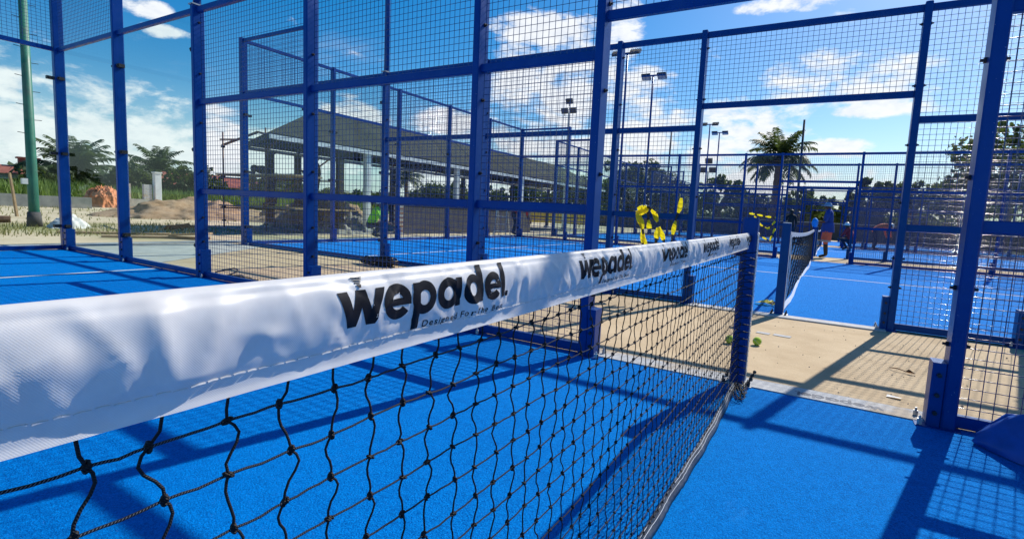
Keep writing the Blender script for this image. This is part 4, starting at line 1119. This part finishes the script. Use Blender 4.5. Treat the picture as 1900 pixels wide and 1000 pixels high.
def tree(loc, h, r_, label, mname, seed, trunk=0.3, squash=0.8, dens=60, leaf=0.30, airy=0.0, group='trees along the back of the site'):
    g = np.random.default_rng(seed); root = empty('tree', loc); tag(root, label, 'tree', group)
    if airy < 0.5: squash = h * 0.47 / r_
    cz = h - r_ * squash * (0.9 if airy >= 0.5 else 1.0); nb = 13
    lim = MB(); lim.tube([(0, 0, -0.1), (0.1*r_*g.normal(), 0.05*r_, h*0.25), (0.06*r_*g.normal(), 0, max(h*0.4, cz - r_*squash*0.3))], [trunk, trunk*0.8, trunk*0.6], 8)
    C_ = []; Rd = []
    for i in range(nb):
        a = i / nb * 6.28 + g.normal(0, 0.25); e_ = g.uniform(-0.35, 1.0); rr = r_ * g.uniform(0.45, 0.85)
        c = (math.cos(a) * rr * math.cos(e_), math.sin(a) * rr * math.cos(e_), cz + math.sin(e_) * rr * squash)
        C_.append(c); Rd.append(r_ * g.uniform(0.24, 0.48) * (1 - airy * 0.4))
        lim.tube([(0, 0, max(h*0.3, cz - r_*squash*0.6)), (c[0]*0.5, c[1]*0.5, (cz + c[2])/2 - 0.1*r_), c], [trunk*0.4, trunk*0.25, trunk*0.08], 5)
    for i in range(int(14 * (1 + airy))):
        a = g.uniform(0, 6.28); e_ = g.uniform(-0.5, 1.4); rr = r_ * g.uniform(0.8, 1.08)
        C_.append((math.cos(a)*rr*math.cos(e_), math.sin(a)*rr*math.cos(e_), cz + math.sin(e_)*rr*squash)); Rd.append(r_ * g.uniform(0.10, 0.22))
    if airy < 0.3: C_.append((0, 0, cz)); Rd.append(r_ * 0.6)
    lim.obj('trunk', M['bark'], root, smooth=True)
    V, Fq = leaf_cloud(C_, Rd, dens, leaf, 0.8, seed)
    place('crown', np_mesh('crown', V, Fq, M[mname], smooth=False), root)
    return root
TREES = [  # x, y, top, radius, label, material, airy
 (-20.6, 53.2, 7.6, 5.2, 'wide dark tree behind the twin floodlight poles', 'leafd', 0.1),
 (-26.9, 52.6, 5.3, 3.4, 'dark rounded tree left of the wide one, behind the court corner', 'leafd', 0.1),
 (-17.0, 60.3, 5.6, 3.8, 'low dark tree between the twin poles and the doorway post', 'leafd', 0.2),
 (-11.7, 57.8, 5.9, 3.7, 'lacy open tree above the white band end of the near net', 'leafm', 0.8),
 (-8.6, 66.4, 4.9, 3.2, 'small dark tree left of the date palm', 'leafd', 0.1),
 (-2.4, 54.9, 4.7, 2.6, 'round bushy tree right of the date palm trunk', 'leafm', 0.0),
 (0.6, 62.0, 4.3, 2.6, 'light green tree behind the standing man', 'leafm', 0.2),
 (3.7, 52.9, 5.4, 2.5, 'open crowned tree behind the bending worker', 'leafd', 0.7),
 (7.1, 56.6, 5.5, 2.9, 'thin spreading tree left of the large right hand tree', 'leafd', 0.8),
 (10.9, 42.6, 9.0, 4.3, 'large tall tree behind the fence at the right edge', 'leafd', 0.15),
 (9.4, 47.2, 6.0, 2.6, 'tree leaning out from the large one at right', 'leafd', 0.4),
 (14.5, 48.0, 8.2, 3.6, 'dark tree behind the large tree at the right edge', 'leafd', 0.1),
 (-46.7, 48.7, 4.3, 4.0, 'dark tree seen under the pavilion roof', 'leafd', 0.1),
 (-37.5, 56.1, 5.0, 3.2, 'tree standing beyond the yellow board fence', 'leafm', 0.5),
 (-31.8, 54.6, 4.4, 3.0, 'dense low tree at the end of the yellow board fence', 'leafd', 0.2),
 (-57.6, 18.8, 3.3, 2.6, 'dark bushy tree between the two left hand palms', 'leafd', 0.1),
 (-54.4, 22.3, 3.5, 2.4, 'dark tree to the right of the smaller left palm', 'leafd', 0.2),
 (-59.5, 13.4, 2.6, 2.0, 'low dark shrub tree under the larger left palm', 'leafd', 0.1),
 (-52.0, 29.0, 3.4, 3.0, 'rounded tree behind the scaffold uprights', 'leafd', 0.1),
 (-45.3, 57.4, 4.4, 3.4, 'far tree behind the ladder', 'leafd', 0.2),
]
for i, (x, y, h, r_, l, m_, airy) in enumerate(TREES):
    tree((x, y, 0), h, r_, l, m_, 100 + i, 0.16 + 0.03 * r_, 0.72, 85, 0.24 if y < 50 else 0.28, airy)

def frond_mesh(L_, rise, droop, seed):
    g = random.Random(seed); b = MB(); n = 16; p = Vector((0, 0, 0)); pts = []; a = rise
    for i in range(n + 1):
        pts.append(p.copy()); a = rise - droop * ((i + 1) / n) ** 1.25
        p = p + Vector((math.cos(a), 0, math.sin(a))) * L_ / n
    b.tube(pts, [0.045 * (1 - 0.85 * i / n) for i in range(n + 1)], 4)
    for i in range(2, n + 1):
        for sub in range(3):
            t = (i - 1 + sub / 3) / n
            if t > 1: continue
            k = min(int(t * n), n - 1); q = pts[k].lerp(pts[k+1], t * n - k); d = (pts[k+1] - pts[k]).normalized()
            ll = L_ * 0.26 * math.sin(min(1, (t + 0.12)) * math.pi * 0.88) ** 0.6 * g.uniform(0.8, 1.1)
            for s in (-1, 1):
                dirv = (Vector((0, s, 0)) * 0.8 + d * 0.55 + Vector((0, 0, g.uniform(-0.55, 0.05)))).normalized()
                mid = q + dirv * ll * 0.55; tip = q + dirv * ll + Vector((0, 0, -0.22 * ll)); wv = d * 0.045 * L_ / 3
                b.add([q - wv*0.6, q + wv*0.6, mid + wv, tip, mid - wv], [(0, 1, 2, 4), (4, 2, 3)])
    return b.mesh('frond', M['palmleaf'])
def palm(loc, h, L_, label, seed, tr=0.28, n=34):
    g = random.Random(seed); root = empty('palm_tree', loc); tag(root, label, 'palm tree', 'palm trees')
    b = MB(); pts = []; rad = []
    for i in range(22):
        t = i / 21; pts.append((0.10 * math.sin(t * 2) , 0, -0.1 + t * h)); rad.append(tr * (1.25 - 0.35 * t) * (1.06 if i % 2 else 0.95) * (1.3 if t > 0.93 else 1))
    b.tube(pts, rad, 10); b.obj('trunk', M['bark'], root, smooth=True)
    var = [frond_mesh(L_ * s, r_, d, seed * 10 + i) for i, (s, r_, d) in enumerate([(0.9, 1.35, 0.9), (1.0, 1.0, 1.25), (1.05, 0.6, 1.35), (1.0, 0.2, 1.2), (0.9, -0.25, 0.95)])]
    for i in range(n):
        lvl = min(4, int(i / n * 5)); a = i * 2.39996 + g.uniform(-0.2, 0.2)
        place('frond', var[lvl], root, (pts[-1][0], 0, h - 0.15 + 0.25 * (1 - i / n)), (g.uniform(-0.1, 0.1), g.uniform(-0.12, 0.12), a))
    return root
palm((-4.6, 48.7, 0), 7.2, 3.7, 'tall date palm with a full feathery crown beyond the courts', 3, 0.36, 34)
palm((-66.6, 17.3, 0), 2.6, 4.6, 'large drooping oil palm behind the glass corner post', 5, 0.35, 36)
palm((-69.0, 25.2, 0), 3.4, 4.0, 'smaller oil palm seen through the second glass pane', 6, 0.33, 34)
palm((-43.0, 38.6, 0), 4.3, 2.4, 'distant palm seen under the pavilion roof', 8, 0.2, 24)

# distant wood closing the horizon
g = np.random.default_rng(77); Cw = []; Rw = []
for i in range(420):
    t = g.uniform(0, 1)
    if t < 0.62: x = g.uniform(-55, 55); y = g.uniform(78, 92)
    else: y = g.uniform(-25, 78); x = -84 + 0.25 * y + g.uniform(-6, 6)
    hh = (2.2 + 1.6 * mnoise.noise(Vector((x * 0.06, y * 0.06, 4))))
    Cw.append((x, y, g.uniform(0.3, max(0.6, hh)))); Rw.append(g.uniform(1.4, 2.6))
V, Fq = leaf_cloud(Cw, Rw, 26, 0.5, 0.8, 78)
tag(place('distant_wood', np_mesh('distant_wood', V, Fq, M['leafd'], smooth=False)), 'dark distant wood along the horizon', 'wood', None, 'stuff')
ds = empty('sun_screen', (3.0, 47.2, 0)); tag(ds, 'dark rectangular screen standing behind the bending worker', 'screen')
b = MB(); b.box((-1.15, -0.02, 0.9), (1.15, 0.02, 3.0)); b.obj('screen_cloth', M['lamp'], ds)
for x in (-1.2, 1.2):
    b = MB(); b.tube([(x, 0, -0.05), (x, 0, 3.1)], 0.05, 6); b.obj('post', M['lamp'], ds)

# tall grass and ground cover
sheet('meadow', -120, -43, -30, 70, -0.045, M['grassland'])
g = np.random.default_rng(5)
def blades(n, xr, yr, hr, wid, seed, name, label, m_, z0=-0.05):
    g = np.random.default_rng(seed)
    x = g.uniform(*xr, n); y = g.uniform(*yr, n); h = g.uniform(*hr, n) * (0.6 + 0.8 * np.array([mnoise.noise(Vector((a * 0.15, b_ * 0.15, 2))) * 0.5 + 0.5 for a, b_ in zip(x, y)]))
    an = g.uniform(0, 6.28, n); lx = g.normal(0, 0.25, n) * h; ly = g.normal(0, 0.25, n) * h
    dx, dy = np.cos(an) * wid, np.sin(an) * wid
    V = np.stack([np.stack([x - dx, y - dy, np.full(n, z0)], 1), np.stack([x + dx, y + dy, np.full(n, z0)], 1), np.stack([x + lx, y + ly, z0 + h], 1)], 1).reshape(-1, 3)
    o = place(name, np_mesh(name, V, np.arange(3 * n).reshape(-1, 3), M[m_], smooth=False)); return tag(o, label, 'grass', None, 'stuff')
M['grassblade'] = leaf_mat('grass_blade', (0.10, 0.17, 0.03), (0.19, 0.27, 0.055), 0.35)
M['drygrass'] = leaf_mat('dry_grass_blade', (0.20, 0.20, 0.07), (0.30, 0.27, 0.12), 0.3)
blades(16000, (-58, -41), (-6, 34), (0.6, 1.5), 0.09, 1, 'tall_grass', 'tall green grass covering the field at left', 'grassblade')
blades(3200, (-18.5, -13.5), (-4, 5.5), (0.04, 0.15), 0.012, 2, 'dry_grass', 'short dry grass on the sand behind the glass', 'drygrass')
blades(1500, (-34, -20), (-4, 14), (0.04, 0.16), 0.02, 3, 'weeds', 'patchy weeds on the sandy ground', 'drygrass')

# ------------------------------------------------------------------ masts and poles in the distance
def mast(loc, h, s, label):
    r_ = empty('floodlight_mast', loc); tag(r_, label, 'floodlight mast', 'distant floodlight masts')
    b = MB(); b.tube([(0, 0, -0.1), (0, 0, h)], [0.16 * s, 0.09 * s], 8); b.obj('pole', M['galv'], r_)
    for i, (x, z) in enumerate([(-0.55, -0.1), (0.55, -0.1), (0, 1.0)]):
        b = MB(); b.box((x*s - 0.42*s, -0.15*s, h + z*s), (x*s + 0.42*s, 0.15*s, h + z*s + 0.62*s), 0, Matrix.Rotation(R(25), 3, 'X')); hd = b.obj('floodlight', M['lamp'], r_)
        b = MB(); b.box((x*s - 0.03, -0.03, h + z*s - 0.3*s), (x*s + 0.03, 0.03, h + z*s + 0.1*s)); b.obj('bracket', M['lamp'], r_)
mast((-28.15, 49.75, 0), 13.0, 1.0, 'three lamp floodlight mast above the pavilion end')
mast((-19.14, 84.83, 0), 9.6, 1.4, 'distant three lamp mast right of the doorway post')
b = MB(); b.tube([(-1.80, 34.92, -0.05), (-1.86, 34.9, 8.2)], [0.09, 0.07], 8); tag(b.obj('bare_pole', M['lamp'], smooth=True), 'slim dark bare pole right of the date palm crown', 'pole')
b = MB(); b.tube([(-14.2, 44.8, -0.05), (-14.0, 44.85, 9.8)], [0.10, 0.07], 8); tag(b.obj('bare_pole', M['lamp'], smooth=True), 'thin bare pole left of the doorway post, above the trees', 'pole')

# ------------------------------------------------------------------ people
M['skin'] = mat('brown_skin', (0.085, 0.042, 0.025), 0.5, 0.12, 12)
M['tee'] = mat('royal_blue_cloth', (0.012, 0.06, 0.32), 0.85, 0.2, 9, bump=0.3)
M['shortso'] = mat('coral_cloth', (0.55, 0.13, 0.08), 0.85, 0.15, 9, bump=0.3)
M['darkcloth'] = mat('black_cloth', (0.014, 0.014, 0.018), 0.85, 0.3, 9, bump=0.3)
M['orangev'] = mat('orange_vest_cloth', (0.80, 0.16, 0.04), 0.8, 0.15, 9)
M['redcloth'] = mat('red_cloth', (0.38, 0.035, 0.045), 0.85, 0.2, 9)
M['limev'] = mat('lime_vest_cloth', (0.30, 0.75, 0.05), 0.8, 0.1, 9)
M['navy'] = mat('navy_trousers', (0.02, 0.03, 0.065), 0.85, 0.25, 9)
M['helmet'] = mat('white_helmet', (0.75, 0.76, 0.78), 0.35, 0.05, 9)
M['capblue'] = mat('cap_cloth', (0.20, 0.36, 0.55), 0.7, 0.15, 12)
M['boot'] = mat('dark_boot', (0.022, 0.018, 0.016), 0.6, 0.2, 12)
M['hair'] = mat('black_hair', (0.008, 0.007, 0.007), 0.6, 0.2, 40)
M['greyband'] = mat('grey_trim', (0.35, 0.36, 0.38), 0.8, 0.1, 12)
BASE = dict(pelvis=(0, 0, .93), belly=(0, .01, 1.08), chest=(0, 0, 1.28), neckb=(0, 0, 1.44), neck=(0, .015, 1.50), head=(0, .03, 1.59), crown=(0, .02, 1.675), nose=(0, .135, 1.575),
 shL=(-.175, 0, 1.40), elL=(-.225, -.02, 1.12), wrL=(-.22, .08, .88), paL=(-.215, .10, .80), shR=(.175, 0, 1.40), elR=(.225, -.02, 1.12), wrR=(.22, .08, .88), paR=(.215, .10, .80),
 hipL=(-.09, 0, .88), knL=(-.105, .03, .49), anL=(-.11, -.02, .09), toL=(-.125, .17, .035), hipR=(.09, 0, .88), knR=(.105, .03, .49), anR=(.11, -.02, .09), toR=(.125, .17, .035))
RAD = dict(pelvis=.145, belly=.155, chest=.155, neckb=.09, neck=.055, head=.095, crown=.065, nose=.016, sh=.072, el=.046, wr=.030, pa=.034, hip=.095, kn=.062, an=.045, to=.042)
BON = [('pelvis','belly','top'),('belly','chest','top'),('chest','neckb','top'),('neckb','neck','skin'),('neck','head','skin'),('head','crown','skin'),('head','nose','skin')]
for s in 'LR':
    BON += [('neckb','sh'+s,'top'),('sh'+s,'el'+s,'sleeve'),('el'+s,'wr'+s,'fore'),('wr'+s,'pa'+s,'skin'),('pelvis','hip'+s,'leg'),('hip'+s,'kn'+s,'leg'),('kn'+s,'an'+s,'calf'),('an'+s,'to'+s,'foot')]
def person(label, loc, rz, pose, cols, headwear=None, scale=1.0, group=None):
    """one skinned body mesh with fingers; cols: top, sleeve, fore, leg, calf, foot"""
    J = dict(BASE); J.update(pose); names = list(J.keys()); pos = [Vector(J[n]) for n in names]
    edges = [(names.index(a), names.index(b_)) for a, b_, _ in BON]; reg = [r_ for *_, r_ in BON]
    rad = [RAD.get(n, RAD.get(n[:-1])) for n in names]
    for s in 'LR':
        pa, wr = Vector(J['pa'+s]), Vector(J['wr'+s]); d = (pa - wr).normalized(); side = d.cross(Vector((0, 0, 1)))
        side = side.normalized() if side.length > 0.2 else Vector((0, 1, 0)); curl = d.cross(side)
        ip = names.index('pa'+s)
        for q, (off, ln) in enumerate([(-.027, .062), (-.009, .074), (.009, .078), (.027, .068)]):
            p1 = pa + side*off + d*ln*0.62; p2 = pa + side*off*1.1 + d*ln + curl*0.024
            pos += [p1, p2]; rad += [.0095, .008]; n0 = len(pos) - 2
            edges += [(ip, n0), (n0, n0 + 1)]; reg += ['skin', 'skin']; 
        t1 = pa - d*0.03 - side*0.045; t2 = t1 + d*0.03 - side*0.016
        pos += [t1, t2]; rad += [.011, .009]; n0 = len(pos) - 2; edges += [(names.index('wr'+s), n0), (n0, n0+1)]; reg += ['skin', 'skin']
    me = bpy.data.meshes.new('person'); me.from_pydata([tuple(p) for p in pos], edges, []); ob = bpy.data.objects.new('person', me); COL.objects.link(ob)
    md = ob.modifiers.new('skin', 'SKIN'); md.use_smooth_shade = True
    for i, sv in enumerate(me.skin_vertices[0].data): sv.radius = (rad[i], rad[i]); sv.use_root = (i == 0)
    sb_ = ob.modifiers.new('sub', 'SUBSURF'); sb_.levels = 1; sb_.render_levels = 1
    bpy.context.view_layer.update()
    m2 = bpy.data.meshes.new_from_object(ob.evaluated_get(bpy.context.evaluated_depsgraph_get()))
    ob.modifiers.clear(); ob.data = m2; m2.name = 'person'
    order = ['top', 'sleeve', 'fore', 'leg', 'calf', 'foot', 'skin']; m2.materials.clear()
    for k_ in order: m2.materials.append(M[cols.get(k_, 'skin')])
    A = np.array([pos[a][:] for a, _ in edges]); Bv = np.array([pos[b_][:] for _, b_ in edges]); AB = Bv - A; L2 = (AB**2).sum(1) + 1e-9
    er = np.array([(rad[a] + rad[b_]) / 2 for a, b_ in edges])
    mi = []
    for f in m2.polygons:
        c = np.array(f.center); t = np.clip(((c - A) * AB).sum(1) / L2, 0, 1); dd = np.linalg.norm(c - (A + AB * t[:, None]), axis=1) - er
        mi.append(order.index(reg[int(dd.argmin())]))
    m2.polygons.foreach_set('material_index', mi); m2.polygons.foreach_set('use_smooth', [True] * len(mi))
    ob.location = loc; ob.rotation_euler = (0, 0, rz); ob.scale = (scale,) * 3
    tag(ob, label, 'person', group)
    h = Vector(J['head']); c = Vector(J['crown']); up = (c - h).normalized(); fw = (Vector(J['nose']) - h); fw = (fw - up * fw.dot(up)).normalized(); sd = fw.cross(up)
    rot = Matrix((sd, fw, up)).transposed()
    hb_ = MB(); R_ = 0.108
    for i in range(7):
        pass
    ring = []
    for i in range(8):
        th = math.pi * 0.54 * i / 7
        for k_ in range(14):
            ph = 2 * math.pi * k_ / 14
            ring.append(h + up * 0.02 + rot @ Vector((R_*0.92*math.sin(th)*math.cos(ph), R_*1.08*math.sin(th)*math.sin(ph), R_*1.1*math.cos(th))))
    hb_.add(ring, [(i*14+k_, (i+1)*14+k_, (i+1)*14+(k_+1) % 14, i*14+(k_+1) % 14) for i in range(7) for k_ in range(14)])
    if headwear in ('helmet', 'capblue'):   # peak
        base = h + up * 0.03
        hb_.add([base + rot @ Vector((x, y, z)) for x, y, z in [(-.085, .06, .0), (.085, .06, .0), (.07, .17, -.012), (0, .20, -.016), (-.07, .17, -.012), (-.085, .06, .012), (.085, .06, .012), (.07, .17, 0), (0, .20, -.004), (-.07, .17, 0)]],
                [(4,3,2,1,0), (5,6,7,8,9), (0,1,6,5), (1,2,7,6), (2,3,8,7), (3,4,9,8), (4,0,5,9)])
    hb_.obj({'helmet': 'helmet', 'capblue': 'cap'}.get(headwear, 'hair'), M[headwear or 'hair'], ob, smooth=True)
    fe = MB()
    for s in (-1, 1):
        fe.ball(h + rot @ Vector((s*.035, .090, .012)), .011, 6, 4)
    fe.ball(h + rot @ Vector((0, .086, -.048)), .018, 6, 4, 0, (1.2, .5, .4))
    tag(fe.obj('face_features', M['hair'], ob), None, None, None, 'stuff')
    return ob
hold = dict(elL=(-.22, .02, 1.13), wrL=(-.16, .25, 1.10), paL=(-.12, .33, 1.12), elR=(.23, .0, 1.12), wrR=(.17, .24, 1.08), paR=(.12, .32, 1.10), head=(0, .055, 1.585), crown=(0, .05, 1.67), nose=(0, .155, 1.55), knL=(-.11, .02, .49), toL=(-.14, .16, .035))
p1 = person('standing man in blue t-shirt, coral shorts and cap, facing left', (0.32, 14.9, 0.004), R(82), hold,
       dict(top='tee', sleeve='tee', fore='skin', leg='shortso', calf='boot', foot='boot'), 'capblue', 1.03)
b = MB()
for i in range(20):   # loose hem of the long t-shirt over the hips
    a0 = 2*math.pi*i/20
for zz_, rr in ():
    pass
ringp = [(1.10, .168), (0.98, .190), (0.86, .205), (0.80, .210)]
b.add([(rr*1.05*math.cos(a), rr*0.92*math.sin(a), z) for z, rr in ringp for a in np.linspace(0, 2*math.pi, 20, endpoint=False)], [(i*20+k_, i*20+(k_+1) % 20, (i+1)*20+(k_+1) % 20, (i+1)*20+k_) for i in range(3) for k_ in range(20)])
b.obj('shirt_hem', M['tee'], p1, smooth=True)
for s in (-1, 1):
    b = MB(); b.tube([(s*.095, .0, .82), (s*.115, .02, .56)], [.125, .125], 14, 0, False); sh = b.obj('shorts_leg', M['shortso'], p1, smooth=True)
    b = MB(); b.tube([(s*.115, .02, .556), (s*.116, .022, .50)], [.127, .125], 14, 0, False); b.obj('trim', M['greyband'], sh, smooth=True)
person('person in black seen from behind above the second net', (-1.25, 22.4, 0.01), R(10), dict(elL=(-.26, .05, 1.15), wrL=(-.2, .2, 1.0), paL=(-.17, .27, .98)),
       dict(top='darkcloth', sleeve='darkcloth', leg='navy', calf='navy', foot='boot'), None, 1.0)
def bent(f=1.0):
    return dict(pelvis=(0, -.12, .88), belly=(0, .05, 1.0), chest=(0, .26, 1.08), neckb=(0, .40, 1.10), neck=(0, .46, 1.10), head=(0, .55, 1.09), crown=(0, .62, 1.12), nose=(0, .60, .99),
        shL=(-.175, .38, 1.06), elL=(-.2, .42, .80), wrL=(-.14, .48, .58), paL=(-.12, .50, .50), shR=(.175, .38, 1.06), elR=(.2, .45, .82), wrR=(.12, .55, .62), paR=(.10, .58, .54),
        hipL=(-.09, -.12, .84), hipR=(.09, -.12, .84), knL=(-.11, .02, .47), knR=(.13, .0, .47), anL=(-.11, -.08, .09), anR=(.14, -.12, .09), toL=(-.12, .11, .035), toR=(.16, .07, .035))
person('bending worker in orange vest and white helmet on a far court', (2.45, 26.4, 0.004), R(-70), bent(), dict(top='orangev', sleeve='orangev', fore='orangev', leg='navy', calf='navy', foot='boot'), 'helmet', 1.12)
def crouch():
    return dict(pelvis=(0, -.1, .36), belly=(0, -.02, .50), chest=(0, .08, .70), neckb=(0, .14, .86), neck=(0, .17, .91), head=(0, .21, 1.0), crown=(0, .21, 1.085), nose=(0, .31, .97),
        shL=(-.175, .12, .82), elL=(-.22, .24, .58), wrL=(-.12, .42, .48), paL=(-.09, .49, .46), shR=(.175, .12, .82), elR=(.22, .25, .58), wrR=(.12, .44, .46), paR=(.09, .51, .43),
        hipL=(-.1, -.1, .33), hipR=(.1, -.1, .33), knL=(-.17, .30, .46), knR=(.17, .28, .44), anL=(-.14, .05, .09), anR=(.14, .02, .09), toL=(-.16, .24, .035), toR=(.16, .20, .035))
person('crouching worker in red top and white helmet right of the standing man', (1.25, 23.2, 0.004), R(60), crouch(), dict(top='redcloth', sleeve='redcloth', fore='skin', leg='navy', calf='navy', foot='boot'), 'helmet', 1.12)
person('bending worker in red shirt beside the ladder', (-10.95, 13.9, 0.0), R(-60), bent(), dict(top='redcloth', sleeve='redcloth', fore='skin', leg='navy', calf='navy', foot='boot'), None, 1.05)
person('crouching worker in lime vest and white helmet behind the second court', (-11.75, 7.35, -0.04), R(-50), crouch(), dict(top='limev', sleeve='limev', fore='skin', leg='navy', calf='navy', foot='boot'), 'helmet', 1.0)
person('dark clothed worker standing on the low scaffold platform', (-14.95, 7.7, 0.73), R(120), dict(elL=(-.25, .1, 1.2), wrL=(-.2, .34, 1.2), paL=(-.18, .42, 1.22)), dict(top='darkcloth', sleeve='darkcloth', leg='navy', calf='navy', foot='boot'), None, 1.0)
person('worker bending over on the scaffold, left of the standing one', (-15.2, 6.25, 0.73), R(100), bent(), dict(top='darkcloth', sleeve='darkcloth', leg='navy', calf='navy', foot='boot'), None, 1.05)
